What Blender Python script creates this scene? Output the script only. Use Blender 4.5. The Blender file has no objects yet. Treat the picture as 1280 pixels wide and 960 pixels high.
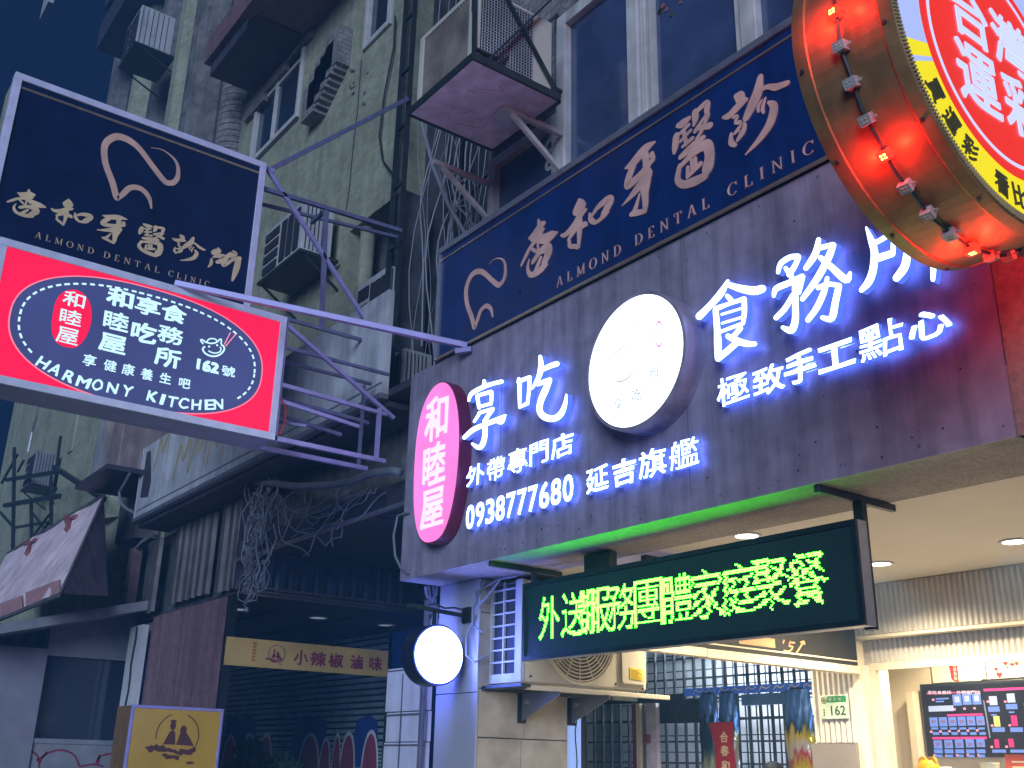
import bpy, math, random
import numpy as np
from math import sin, cos, pi, radians, hypot, atan2
R = random.Random(7)
SC = bpy.context.scene
COL = SC.collection

# ------------------------------------------------------------------ camera, sky, sun
# The street is surveyed in units of 0.7 m: X runs along the street, Y into the shops, Z up,
# with the photographer's eye at (0, 0, 1.6).
S = 0.7
def W(p): return (p[0]*S, p[1]*S, 1.6 + (p[2]-1.6)*S)
F_, YAW, PIT, ROL = 1300.02, radians(53.475), radians(20.212), radians(1.2245)
_r = np.array([cos(YAW), sin(YAW), 0.]); _f = np.array([-sin(YAW)*cos(PIT), cos(YAW)*cos(PIT), sin(PIT)])
_u = np.cross(_r, _f)
_rr = cos(ROL)*_r + sin(ROL)*_u; _uu = -sin(ROL)*_r + cos(ROL)*_u
_C = np.array([0, 0, 1.6])
def _ray(x, y): return (x-640)*_rr - (y-480)*_uu + F_*_f
def onY(x, y, Y): d = _ray(x, y); return _C + d*(Y/d[1])      # measured point on a wall parallel to the street
def onX(x, y, X): d = _ray(x, y); return _C + d*(X/d[0])      # measured point on a wall across the street line
def onZ(x, y, Z): d = _ray(x, y); return _C + d*((Z-1.6)/d[2])

import mathutils
cam_d = bpy.data.cameras.new('camera'); cam = bpy.data.objects.new('camera', cam_d); COL.objects.link(cam)
M = mathutils.Matrix(((_rr[0], _uu[0], -_f[0], 0), (_rr[1], _uu[1], -_f[1], 0), (_rr[2], _uu[2], -_f[2], 1.6), (0, 0, 0, 1)))
cam.matrix_world = M
cam_d.sensor_width = 36; cam_d.lens = 36*F_/1280; cam_d.clip_end = 600; cam_d.clip_start = 0.05
SC.camera = cam

world = bpy.data.worlds.new("World"); SC.world = world; world.use_nodes = True
bg = world.node_tree.nodes['Background']
bg.inputs[0].default_value = (0.010, 0.075, 0.36, 1); bg.inputs[1].default_value = 0.085

sun_d = bpy.data.lights.new('added_fill_sun', 'SUN'); sun = bpy.data.objects.new('added_fill_sun', sun_d); COL.objects.link(sun)  # added soft fill from the street side, no lamp seen there
sun_d.energy = 2.8; sun_d.angle = radians(30); sun_d.color = (0.58, 0.72, 1.0)
sun.rotation_euler = mathutils.Vector((-0.60, 0.66, -0.22)).to_track_quat('-Z', 'Y').to_euler()

SC.view_settings.view_transform = 'Standard'; SC.view_settings.look = 'None'
SC.view_settings.exposure = 0; SC.view_settings.gamma = 1
SC.render.engine = 'CYCLES'
cy = SC.cycles
cy.use_denoising = True; cy.max_bounces = 6; cy.diffuse_bounces = 3; cy.glossy_bounces = 3
cy.transmission_bounces = 4; cy.sample_clamp_indirect = 3.0; cy.caustics_reflective = False; cy.caustics_refractive = False

# ------------------------------------------------------------------ materials
def mat(name, col, rough=.6, metal=0., var=.25, scale=6., bump=.15, bscale=60., emit=None, es=1., stain=0., alpha=None, spec=.5, streak=0.):
    m = bpy.data.materials.new(name); m.use_nodes = True
    nt = m.node_tree; N = nt.nodes; L = nt.links; b = N['Principled BSDF']
    b.inputs['Roughness'].default_value = rough; b.inputs['Metallic'].default_value = metal
    b.inputs['Specular IOR Level'].default_value = spec
    c = (*col, 1)
    tc = N.new('ShaderNodeTexCoord')
    if var or stain or streak:
        n = N.new('ShaderNodeTexNoise'); n.inputs['Scale'].default_value = scale; n.inputs['Detail'].default_value = 6
        L.new(tc.outputs['Object'], n.inputs['Vector'])
        mr = N.new('ShaderNodeMapRange'); mr.inputs[1].default_value = .3; mr.inputs[2].default_value = .7
        mr.inputs[3].default_value = 1-var; mr.inputs[4].default_value = 1+var*.6
        L.new(n.outputs[0], mr.inputs[0])
        mx = N.new('ShaderNodeMix'); mx.data_type = 'RGBA'; mx.blend_type = 'MULTIPLY'; mx.inputs[0].default_value = 1
        mx.inputs[6].default_value = c; L.new(mr.outputs[0], mx.inputs[7]); out = mx.outputs[2]
        for amt, sc3, off in ((stain, (.8, .8, .8), 3.), (streak, (5., 5., .35), 9.)):
            if not amt: continue
            mp = N.new('ShaderNodeMapping'); mp.inputs['Scale'].default_value = sc3; mp.inputs['Location'].default_value = (off, off, off)
            L.new(tc.outputs['Object'], mp.inputs[0])
            n2 = N.new('ShaderNodeTexNoise'); n2.inputs['Scale'].default_value = 2.2; n2.inputs['Detail'].default_value = 9
            n2.inputs['Roughness'].default_value = .65
            L.new(mp.outputs[0], n2.inputs['Vector'])
            r2 = N.new('ShaderNodeMapRange'); r2.inputs[1].default_value = .42; r2.inputs[2].default_value = .68
            r2.inputs[3].default_value = 1; r2.inputs[4].default_value = 1-amt
            L.new(n2.outputs[0], r2.inputs[0])
            m2 = N.new('ShaderNodeMix'); m2.data_type = 'RGBA'; m2.blend_type = 'MULTIPLY'; m2.inputs[0].default_value = 1
            L.new(out, m2.inputs[6]); L.new(r2.outputs[0], m2.inputs[7]); out = m2.outputs[2]
        L.new(out, b.inputs['Base Color'])
        r3 = N.new('ShaderNodeMapRange'); r3.inputs[3].default_value = max(.03, rough-.12); r3.inputs[4].default_value = min(1, rough+.12)
        L.new(n.outputs[0], r3.inputs[0]); L.new(r3.outputs[0], b.inputs['Roughness'])
    else: b.inputs['Base Color'].default_value = c
    if bump:
        nb = N.new('ShaderNodeTexNoise'); nb.inputs['Scale'].default_value = bscale; nb.inputs['Detail'].default_value = 4
        L.new(tc.outputs['Object'], nb.inputs['Vector'])
        bp = N.new('ShaderNodeBump'); bp.inputs['Strength'].default_value = bump; bp.inputs['Distance'].default_value = .01
        L.new(nb.outputs[0], bp.inputs['Height']); L.new(bp.outputs[0], b.inputs['Normal'])
    if emit:
        b.inputs['Emission Color'].default_value = (*emit, 1); b.inputs['Emission Strength'].default_value = es
    if alpha is not None: b.inputs['Alpha'].default_value = alpha
    return m
def tiled(m, su, sv, amt=.35, bump=.4):
    nt = m.node_tree; N = nt.nodes; L = nt.links; b = N['Principled BSDF']
    tc = N.new('ShaderNodeTexCoord'); sp_ = N.new('ShaderNodeSeparateXYZ'); L.new(tc.outputs['Object'], sp_.inputs[0])
    ad = N.new('ShaderNodeMath'); ad.operation = 'ADD'; L.new(sp_.outputs[0], ad.inputs[0]); L.new(sp_.outputs[1], ad.inputs[1])
    cb_ = N.new('ShaderNodeCombineXYZ'); L.new(ad.outputs[0], cb_.inputs[0]); L.new(sp_.outputs[2], cb_.inputs[1])
    bt = N.new('ShaderNodeTexBrick'); bt.inputs['Scale'].default_value = 1; bt.inputs['Brick Width'].default_value = su; bt.inputs['Row Height'].default_value = sv
    bt.inputs['Mortar Size'].default_value = sv*.09; bt.inputs['Color1'].default_value = (1, 1, 1, 1); bt.inputs['Color2'].default_value = (.78, .78, .78, 1); bt.inputs['Mortar'].default_value = (1-amt,)*3+(1,)
    L.new(cb_.outputs[0], bt.inputs['Vector'])
    lk = b.inputs['Base Color'].links[0]; src = lk.from_socket
    mx = N.new('ShaderNodeMix'); mx.data_type = 'RGBA'; mx.blend_type = 'MULTIPLY'; mx.inputs[0].default_value = 1
    L.new(src, mx.inputs[6]); L.new(bt.outputs['Color'], mx.inputs[7]); L.new(mx.outputs[2], b.inputs['Base Color'])
    bp = N.new('ShaderNodeBump'); bp.inputs['Strength'].default_value = bump; bp.inputs['Distance'].default_value = .008; bp.invert = True
    L.new(bt.outputs['Fac'], bp.inputs['Height'])
    if b.inputs['Normal'].links: L.new(b.inputs['Normal'].links[0].from_socket, bp.inputs['Normal'])
    L.new(bp.outputs[0], b.inputs['Normal']); return m
def glow(name, col, s, var=0.):
    m = bpy.data.materials.new(name); m.use_nodes = True
    b = m.node_tree.nodes['Principled BSDF']; b.inputs['Base Color'].default_value = (.25*col[0], .25*col[1], .25*col[2], 1)
    b.inputs['Roughness'].default_value = .35
    b.inputs['Emission Color'].default_value = (*col, 1); b.inputs['Emission Strength'].default_value = s
    if var:
        nt = m.node_tree; tc = nt.nodes.new('ShaderNodeTexCoord'); n = nt.nodes.new('ShaderNodeTexNoise'); n.inputs['Scale'].default_value = 2.5
        nt.links.new(tc.outputs['Object'], n.inputs['Vector'])
        mr = nt.nodes.new('ShaderNodeMapRange'); mr.inputs[1].default_value = .3; mr.inputs[2].default_value = .7
        mr.inputs[3].default_value = s*(1-var); mr.inputs[4].default_value = s*(1+var)
        nt.links.new(n.outputs[0], mr.inputs[0]); nt.links.new(mr.outputs[0], b.inputs['Emission Strength'])
    return m

m_fascia = mat('fascia_paint', (.34, .31, .40), .5, .0, .20, 9, .3, 220, streak=.42, stain=.30)
m_stucco = mat('speckled_soffit', (.36, .32, .29), .9, 0, .35, 90, .5, 160, stain=.3)
m_white = mat('white_paint', (.62, .62, .62), .5, 0, .12, 7, .08, 90, streak=.2)
m_cream = mat('cream_enamel', (.62, .58, .48), .45, 0, .1, 5, .05, 90, stain=.15)
m_ceil = mat('cream_ceiling', (.66, .60, .50), .8, 0, .06, 2, .03, 50)
m_ivory = mat('ivory_wall', (.72, .64, .47), .7, 0, .06, 2, .03, 40)
m_flute = mat('fluted_board', (.60, .56, .50), .55, 0, .08, 9, .05, 90)
m_blk = mat('black_metal', (.018, .022, .026), .4, .3, .3, 20, .08, 120)
m_dkgrn = mat('dark_steel', (.045, .06, .06), .45, .5, .3, 20, .1, 120)
m_alu = mat('aluminium_trim', (.45, .46, .52), .38, .75, .12, 14, .05, 90, streak=.2)
m_strut = mat('strut_glow_tint', (.20, .20, .36), .45, .2, .2, 14, .06, 90, stain=.3)  # darker steel copy, the letter glow's lavender put into its colour
m_lav = mat('steel_frame_glow_tint', (.38, .35, .66), .42, .15, .15, 14, .06, 90, stain=.15)  # lavender of the letter glow put into the steel colour
m_navy = mat('navy_board', (.002, .012, .065), .35, 0, .25, 4, .03, 40, streak=.3)
m_navy2 = mat('navy_board_lit', (.004, .026, .135), .32, 0, .25, 4, .03, 40, streak=.3)  # brighter copy of the navy board, lit tone put into the colour
m_gold = mat('gold_print', (.85, .62, .38), .4, .1, .15, 10, .05, 90)
m_rose = mat('rose_gold_print', (.78, .48, .38), .4, .1, .25, 6, .05, 90)
m_goldt = mat('thin_gold_trim', (.70, .52, .34), .28, .8, .1, 10, .03, 90)
m_brass = mat('brushed_brass', (.34, .19, .075), .46, .35, .18, 12, .08, 150, streak=.25)
m_conc = mat('old_concrete', (.20, .19, .18), .9, 0, .4, 7, .6, 45, stain=.5, streak=.3)
m_green = mat('grey_green_stucco', (.40, .42, .28), .92, 0, .14, 10, .45, 90, stain=.28, streak=.22)
m_tile = tiled(mat('weathered_tile', (.30, .28, .27), .8, 0, .35, 14, .3, 60, stain=.4), .11, .055, .5)
tiled(m_green, .10, .05, .14, .35)
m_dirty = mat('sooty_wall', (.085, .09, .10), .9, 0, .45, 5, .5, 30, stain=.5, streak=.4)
m_corr = mat('corrugated_sheet', (.17, .15, .15), .6, .3, .35, 8, .25, 60, stain=.5, streak=.5)
m_corrb = mat('blue_sheet', (.05, .08, .14), .55, .3, .35, 8, .2, 60, stain=.4, streak=.4)
m_dark = mat('dark_canopy', (.06, .055, .08), .6, .1, .4, 8, .2, 60, stain=.4)
m_wood = mat('brown_cladding', (.22, .125, .135), .6, 0, .3, 16, .2, 60, streak=.4)
m_glass = mat('dark_window_glass', (.02, .03, .05), .06, 0, .1, 3, .0, 9, spec=.8)
m_grill = mat('grille_shadow', (.02, .022, .03), .7, 0, .1)
m_acw = mat('ac_white', (.55, .55, .56), .45, 0, .12, 6, .05, 90, streak=.25, stain=.2)
m_tray = mat('galvanised_underlight_tint', (.80, .74, .86), .6, .0, .25, 10, .2, 60, stain=.35)  # pale purple of light from below put into the tray colour
m_cable = mat('grey_cable', (.20, .21, .24), .6, 0, .2)
m_cabled = mat('black_cable', (.02, .02, .025), .6, 0, .2)
m_asph = mat('asphalt', (.05, .05, .052), .85, 0, .3, 12, .5, 90, stain=.3)
m_pave = mat('paving', (.22, .21, .20), .8, 0, .25, 9, .3, 60, stain=.3)
m_tilecol = mat('column_panel', (.42, .42, .45), .42, .1, .06, 3, .03, 60)
m_beige = mat('beige_stone_panel', (.46, .40, .31), .7, 0, .22, 8, .15, 60, stain=.35)
m_shut = mat('roller_shutter_steel', (.58, .72, .74), .45, .5, .25, 8, .08, 60, stain=.25)
m_ysign = mat('yellow_sign_board', (.62, .42, .13), .6, 0, .15, 3, .02, 30, stain=.2)
m_maroon = mat('maroon_print', (.22, .02, .06), .6, 0, .15)
m_ltgrey = mat('light_grey_board', (.56, .57, .60), .5, 0, .2, 3, .05, 40, stain=.35, streak=.3)
m_pinkaw = mat('faded_awning_fabric', (.86, .68, .72), .85, 0, .25, 3, .4, 14, stain=.25, streak=.25)
m_redaw = mat('faded_red_cloth', (.30, .10, .10), .85, 0, .3, 6, .2, 30)
m_leaf = mat('leaf', (.07, .13, .05), .5, 0, .5, 9, .1, 30)
m_skin = mat('skin', (.5, .33, .25), .5, 0, .1); m_hair = mat('black_hair', (.012, .011, .012), .5, 0, .3, 60, .5, 300)
m_shirt = mat('dark_tshirt', (.03, .035, .05), .9, 0, .2, 20, .3, 90); m_jeans = mat('denim', (.03, .045, .09), .9, 0, .2, 30, .3, 90)

g_white = glow('lit_letter_face', (.42, .58, 1.0), 5.0)
g_side = glow('letter_return', (.10, .20, 1.0), 1.1)
g_halo = glow('added_back_glow', (.14, .22, 1.0), 7.)  # unseen glow added on the letter backs to halo the panel
g_disc = glow('lightbox_face', (.80, .92, 1.0), 2.4, .15)
g_lamp = glow('round_lamp_face', (.14, .20, 1.0), 48.)
g_pink = glow('pink_acrylic', (1.0, .24, .72), 1.05, .10)
g_pinkw = glow('pink_white_letter', (1.0, .72, .88), 1.2)
g_red = glow('red_acrylic', (1.0, .012, .085), .95, .06)
g_rpan = glow('slate_backlit', (.050, .065, .20), 1.0, .15)
g_rwhite = glow('backlit_white', (.62, .92, 1.0), 1.05)
g_down = glow('downlight_lens', (1.0, .92, .75), 14.)
g_led = glow('green_led', (.032, 1.0, .012), 60.)
g_dred = glow('drum_red', (.92, .030, .018), .9, .08); g_dor = glow('drum_white', (.62, .70, 1.0), 1.0)
g_dyel = glow('drum_yellow', (.92, .78, .012), .95); g_dltb = glow('drum_pale_blue', (.42, .52, .92), .95)
m_ink = mat('olive_ink', (.10, .09, .03), .6, 0, 0, bump=0)
g_bulb = glow('red_module_bulb', (1.0, .25, .03), 30.); g_screen = glow('menu_screen_dark', (.004, .005, .014), 1.)

# ------------------------------------------------------------------ mesh builder
class MB:
    def __init__(s): s.v = []; s.f = []; s.mi = []
    def add(s, vs, fs, mi=0):
        b = len(s.v); s.v += [tuple(map(float, v)) for v in vs]; s.f += [tuple(b+i for i in f) for f in fs]
        s.mi += [mi]*len(fs) if isinstance(mi, int) else list(mi)
        return s
    def box(s, x0, x1, y0, y1, z0, z1, mi=0):
        x0, x1 = sorted((x0, x1)); y0, y1 = sorted((y0, y1)); z0, z1 = sorted((z0, z1))
        return s.add([(x0,y0,z0),(x1,y0,z0),(x1,y1,z0),(x0,y1,z0),(x0,y0,z1),(x1,y0,z1),(x1,y1,z1),(x0,y1,z1)],
            [(0,3,2,1),(4,5,6,7),(0,1,5,4),(1,2,6,5),(2,3,7,6),(3,0,4,7)], mi)
    def quad(s, a, b, c, d, mi=0): return s.add([a, b, c, d], [(0, 1, 2, 3)], mi)
    def prism(s, pts, fn, w0, w1, mi=0):            # polygon pts (u,v) ccw, fn maps (u,v,w)
        n = len(pts); vs = [fn(u, v, w0) for u, v in pts] + [fn(u, v, w1) for u, v in pts]
        fs = [tuple(range(n-1, -1, -1)), tuple(range(n, 2*n))] + [(i, (i+1) % n, n+(i+1) % n, n+i) for i in range(n)]
        return s.add(vs, fs, mi)
    def bar(s, a, b, w, h=None, mi=0):              # square bar between two points
        h = h or w; a = np.array(a, float); b = np.array(b, float); d = b-a; d /= np.linalg.norm(d)
        up = np.array([0, 0, 1.]) if abs(d[2]) < .9 else np.array([1., 0, 0])
        p = np.cross(d, up); p /= np.linalg.norm(p); q = np.cross(p, d)
        vs = [e + sx*p*w/2 + sz*q*h/2 for e in (a, b) for sx, sz in ((-1,-1),(1,-1),(1,1),(-1,1))]
        return s.add(vs, [(0,1,2,3),(7,6,5,4),(0,4,5,1),(1,5,6,2),(2,6,7,3),(3,7,4,0)], mi)
    def tube(s, pts, r, n=6, mi=0):
        pts = [np.array(p, float) for p in pts]; rings = []; prev = None
        for i, p in enumerate(pts):
            d = pts[min(i+1, len(pts)-1)] - pts[max(i-1, 0)]; d /= (np.linalg.norm(d)+1e-9)
            if prev is None:
                up = np.array([0, 0, 1.]) if abs(d[2]) < .9 else np.array([1., 0, 0]); a = np.cross(d, up)
            else: a = prev - d*np.dot(prev, d)
            a /= (np.linalg.norm(a)+1e-9); prev = a; b = np.cross(d, a)
            rings.append([p + r*(cos(2*pi*k/n)*a + sin(2*pi*k/n)*b) for k in range(n)])
        vs = [v for rg in rings for v in rg]
        fs = [(i*n+k, i*n+(k+1) % n, (i+1)*n+(k+1) % n, (i+1)*n+k) for i in range(len(rings)-1) for k in range(n)]
        fs += [tuple(range(n-1, -1, -1)), tuple((len(rings)-1)*n+k for k in range(n))]
        return s.add(vs, fs, mi)
    def cyl(s, fn, cu, cv, r, w0, w1, n=48, mi=0):
        return s.prism([(cu+r*cos(2*pi*k/n), cv+r*sin(2*pi*k/n)) for k in range(n)], fn, w0, w1, mi)
    def ring(s, fn, cu, cv, r0, r1, w0, w1, a0=0., a1=2*pi, n=64, mi=0):
        full = abs(a1-a0-2*pi) < 1e-6; vs = []; fs = []
        for k in range(n+1):
            a = a0+(a1-a0)*k/n
            for r, w in ((r0, w0), (r1, w0), (r1, w1), (r0, w1)): vs.append(fn(cu+r*cos(a), cv+r*sin(a), w))
        for k in range(n):
            for j in range(4): fs.append((k*4+j, (k+1)*4+j, (k+1)*4+(j+1) % 4, k*4+(j+1) % 4))
        if not full: fs += [(0, 1, 2, 3), (n*4+3, n*4+2, n*4+1, n*4)]
        return s.add(vs, fs, mi)
    def build(s, name, mats, parent=None, smooth=False, kind=None):
        me = bpy.data.meshes.new(name)
        o0 = parent['_o'] if parent is not None else None
        wv = [W(v) for v in s.v]
        if parent is None:
            a = np.array(wv); org = ((a[:, 0].min()+a[:, 0].max())/2, (a[:, 1].min()+a[:, 1].max())/2, a[:, 2].min())
        else: org = tuple(o0)
        me.from_pydata([(v[0]-org[0], v[1]-org[1], v[2]-org[2]) for v in wv], [], s.f)
        mats = mats if isinstance(mats, (list, tuple)) else [mats]
        for m in mats: me.materials.append(m)
        if len(mats) > 1: me.polygons.foreach_set('material_index', s.mi)
        if smooth: me.polygons.foreach_set('use_smooth', [True]*len(me.polygons))
        me.update()
        o = bpy.data.objects.new(name, me); COL.objects.link(o)
        if parent is None: o.location = org; ORG[o.name] = org
        else: o.parent = parent
        o['_o'] = org
        if kind: o['kind'] = kind
        return o
ORG = {}
def thing(name, label, cat, base, group=None):
    o = bpy.data.objects.new(name, None); COL.objects.link(o); w = W(base); o.location = w; o['_o'] = w
    o.empty_display_size = .1; o['label'] = label; o['category'] = cat
    if group: o['group'] = group
    return o
def tag(o, label, cat, group=None):
    o['label'] = label; o['category'] = cat
    if group: o['group'] = group
    return o
def struct(o): o['kind'] = 'structure'; return o
def fY(Y): return lambda u, v, w: (u, Y-w, v)       # wall facing the street
def fX(X): return lambda u, v, w: (X+w, u, v)       # face looking along +X
def bevel(o, w=.006, seg=2):
    b = o.modifiers.new('bevel', 'BEVEL'); b.width = w; b.segments = seg; b.limit_method = 'ANGLE'; b.angle_limit = radians(40)
    return o

# ------------------------------------------------------------------ lettering
_G = {}
def gmesh(txt, bold=0., ext=.05, res=3):
    k = (txt, bold, ext)
    if k in _G: return _G[k]
    cu = bpy.data.curves.new('t', 'FONT'); cu.body = txt; cu.size = 1; cu.extrude = ext; cu.resolution_u = res
    ob = bpy.data.objects.new('t', cu); COL.objects.link(ob)
    dg = bpy.context.evaluated_depsgraph_get(); dg.update()
    me = bpy.data.meshes.new_from_object(ob.evaluated_get(dg))
    v = np.zeros(len(me.vertices)*3); me.vertices.foreach_get('co', v); v = v.reshape(-1, 3)
    fs = [tuple(p.vertices) for p in me.polygons]; nz = [p.normal[2] for p in me.polygons]
    bpy.data.objects.remove(ob); bpy.data.curves.remove(cu); bpy.data.meshes.remove(me)
    if bold:      # heavier strokes: the same outline laid down four more times, a hair apart in depth
        vs, f2, n2 = [], [], []
        nib = ((-1.5, -.9), (-.75, -.45), (0, 0), (.75, .45), (1.5, .9)) if bold < 0 else ((-1, -1), (1, -1), (1, 1), (-1, 1), (0, 0))
        for i, (a, b) in enumerate(nib):
            q = v.copy(); q[:, 0] += a*abs(bold); q[:, 1] += b*abs(bold); q[:, 2] *= 1-.012*i
            f2 += [tuple(j+i*len(v) for j in f) for f in fs]; n2 += nz; vs.append(q)
        v, fs, nz = np.vstack(vs), f2, n2
    _G[k] = (v, fs, nz); return _G[k]
def put(mb, txt, fn, u0, u1, v0, v1, w0, w1, bold=0., rot=0., side=1, wob=0., shear=0., res=3):
    v, fs, nz = gmesh(txt, bold, .05, res)
    mn = v.min(0); mx = v.max(0); n = (v-mn)/np.maximum(mx-mn, 1e-6)
    cu_, cv_ = (u0+u1)/2, (v0+v1)/2; vs = []
    for a in n:
        u = (a[0]-.5)*(u1-u0); q = (a[1]-.5)*(v1-v0)
        u += shear*q
        if wob:
            u += wob*(u1-u0)*sin(9*a[1]+5*a[0]+len(txt)); q += wob*(v1-v0)*sin(8*a[0]+3*a[1]+1)
        if rot: u, q = u*cos(rot)-q*sin(rot), u*sin(rot)+q*cos(rot)
        vs.append(fn(cu_+u, cv_+q, w0+(w1-w0)*a[2]))
    mb.add(vs, fs, [0 if z > .5 else (2 if (z < -.5 and side == 1) else side) for z in nz]); return mb

SER = {  # serif capitals in a unit-high box: thick strokes, thin strokes, serifs as (x0,y0,x1,y1,width) or arcs
 'A': (.78, [(.08,0,.38,1,.05),(.42,1,.70,0,.12),(.20,.36,.58,.36,.05)], [(0,.0,.2),(.58,.0,.82)]),
 'L': (.66, [(.17,0,.17,1,.12),(.1,.02,.62,.02,.05),(.62,0,.62,.24,.05)], [(.05,0,.3),(.05,.96,.3)]),
 'M': (1.0, [(.15,0,.15,1,.05),(.15,1,.5,.08,.12),(.5,.08,.85,1,.05),(.85,0,.85,1,.12)], [(.04,0,.26),(.73,0,.97),(.04,.96,.2),(.8,.96,.97)]),
 'N': (.85, [(.15,0,.15,1,.05),(.15,1,.72,.02,.12),(.72,0,.72,1,.05)], [(.04,0,.26),(.04,.96,.2),(.6,.96,.83)]),
 'D': (.82, [(.17,0,.17,1,.12)], [(.05,0,.35),(.05,.96,.35)]),
 'O': (.86, [], []), 'C': (.76, [(.70,.72,.70,.98,.05)], []),
 'E': (.66, [(.17,0,.17,1,.12),(.1,.02,.6,.02,.05),(.1,.98,.58,.98,.05),(.17,.52,.46,.52,.05),(.6,0,.6,.22,.05),(.58,.8,.58,1,.05)], [(.05,0,.3),(.05,.96,.3)]),
 'T': (.72, [(.36,0,.36,1,.12),(.03,.98,.69,.98,.05),(.04,.76,.04,1,.05),(.68,.76,.68,1,.05)], [(.24,0,.48)]),
 'I': (.36, [(.18,0,.18,1,.12)], [(.06,0,.3),(.06,.96,.3)]),
}
def serif(mb, word, fn, u0, u1, v0, v1, w0, w1, gap=.55):
    tot = sum(SER[c][0] for c in word)+gap*(len(word)-1); k = (u1-u0)/tot; h = v1-v0; x = u0
    kx = k
    for c in word:
        adv, st, sf = SER[c]
        def P(px, py): return (x+px*kx, v0+py*h)
        for (a, b, c2, d, w) in st:
            dx, dy = (c2-a), (d-b); l = hypot(dx, dy); nx, ny = -dy/l*w/2, dx/l*w/2
            if abs(dy) > .2 and abs(dx) > .05: pts = [P(a-w/2, b), P(a+w/2, b), P(c2+w/2, d), P(c2-w/2, d)]
            else: pts = [P(a-nx, b-ny), P(c2-nx, d-ny), P(c2+nx, d+ny), P(a+nx, b+ny)]
            ar = sum(pts[i][0]*pts[(i+1) % 4][1]-pts[(i+1) % 4][0]*pts[i][1] for i in range(4))
            mb.prism(pts if ar > 0 else pts[::-1], fn, w0, w1)
        for (a, b, c2) in sf: mb.prism([P(a, b), P(c2, b), P(c2, b+.04), P(a, b+.04)], fn, w0, w1)
        if c in 'OCD':
            n = 20; a0, a1 = (0, 2*pi) if c == 'O' else ((radians(40), radians(318)) if c == 'C' else (-pi/2, pi/2))
            cx = {'O': .43, 'C': .42, 'D': .30}[c]; rx = {'O': .38, 'C': .36, 'D': .46}[c]
            for i in range(n):
                q = []
                for t in (a0+(a1-a0)*i/n, a0+(a1-a0)*(i+1)/n):
                    th = .025+.045*abs(cos(t)); q.append((P(cx+(rx-th)*cos(t), .5+(.5-.03)*sin(t)), P(cx+(rx+th)*cos(t), .5+.51*sin(t))))
                mb.prism([q[0][1], q[1][1], q[1][0], q[0][0]], fn, w0, w1)
        x += (adv+gap)*kx
    return mb
def ribbon(mb, pts, fn, w0, w1, sub=6):
    P = [np.array(p, float) for p in pts]; out = []
    for i in range(len(P)-1):
        p0, p1, p2, p3 = P[max(i-1, 0)], P[i], P[i+1], P[min(i+2, len(P)-1)]
        for t in np.linspace(0, 1, sub, endpoint=False):
            out.append(.5*((2*p1)+(-p0+p2)*t+(2*p0-5*p1+4*p2-p3)*t*t+(-p0+3*p1-3*p2+p3)*t**3))
    out.append(P[-1]); L_ = []; R_ = []
    for i, p in enumerate(out):
        d = out[min(i+1, len(out)-1)][:2]-out[max(i-1, 0)][:2]; d = d/(np.linalg.norm(d)+1e-9); nrm = np.array([-d[1], d[0]])
        L_.append(p[:2]+nrm*p[2]/2); R_.append(p[:2]-nrm*p[2]/2)
    for i in range(len(out)-1):
        q = [R_[i], R_[i+1], L_[i+1], L_[i]]
        mb.prism([tuple(a) for a in q], fn, w0, w1)
    return mb
def roundrect(u0, u1, v0, v1, r, n=5):
    return [(cx+r*cos(a0+pi/2*k/n), cy+r*sin(a0+pi/2*k/n)) for cx, cy, a0 in ((u1-r, v0+r, -pi/2), (u1-r, v1-r, 0), (u0+r, v1-r, pi/2), (u0+r, v0+r, pi)) for k in range(n+1)]

def brush(mb, strokes, mp, fn, w0, w1, mi=(0, 1, 2), sub=5):
    """brush strokes given as (x, y, width) chains; mp maps drawing to wall coordinates, so width follows the hand"""
    z_ = 0
    for st in strokes:
        P = [np.array(p, float) for p in st]; out = []
        for i in range(len(P)-1):
            p0, p1, p2, p3 = P[max(i-1, 0)], P[i], P[i+1], P[min(i+2, len(P)-1)]
            for t in np.linspace(0, 1, sub, endpoint=False):
                out.append(.5*((2*p1)+(-p0+p2)*t+(2*p0-5*p1+4*p2-p3)*t*t+(-p0+3*p1-3*p2+p3)*t**3))
        out.append(P[-1]); L_ = []; R_ = []
        for i, p in enumerate(out):
            d = out[min(i+1, len(out)-1)][:2]-out[max(i-1, 0)][:2]; d = d/(np.linalg.norm(d)+1e-9); nrm = np.array([-d[1], d[0]])*max(p[2], 2)/2
            L_.append(p[:2]+nrm); R_.append(p[:2]-nrm)
        polys = [[R_[0]]+[]]
        ring = R_[1:]  # outline with round ends
        def cap(c, a, b):
            v0 = a-c; th = atan2(v0[1], v0[0]); r = np.linalg.norm(v0); return [c+r*np.array([cos(th+pi*k/5), sin(th+pi*k/5)]) for k in range(1, 5)]
        quads = [[R_[i], R_[i+1], L_[i+1], L_[i]] for i in range(len(out)-1)]
        quads.append([R_[-1]]+cap(out[-1][:2], R_[-1], L_[-1])+[L_[-1]]); quads.append([L_[0]]+cap(out[0][:2], L_[0], R_[0])+[R_[0]])
        for q in quads:
            q = [mp(a[0], a[1]) for a in q]
            ar = sum(q[i][0]*q[(i+1) % len(q)][1]-q[(i+1) % len(q)][0]*q[i][1] for i in range(len(q)))
            if ar < 0: q = q[::-1]
            n = len(q); mb.prism(q, fn, w0, w1+z_, [mi[2], mi[0]]+[mi[1]]*n); 
        z_ += .00025
    return mb
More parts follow.
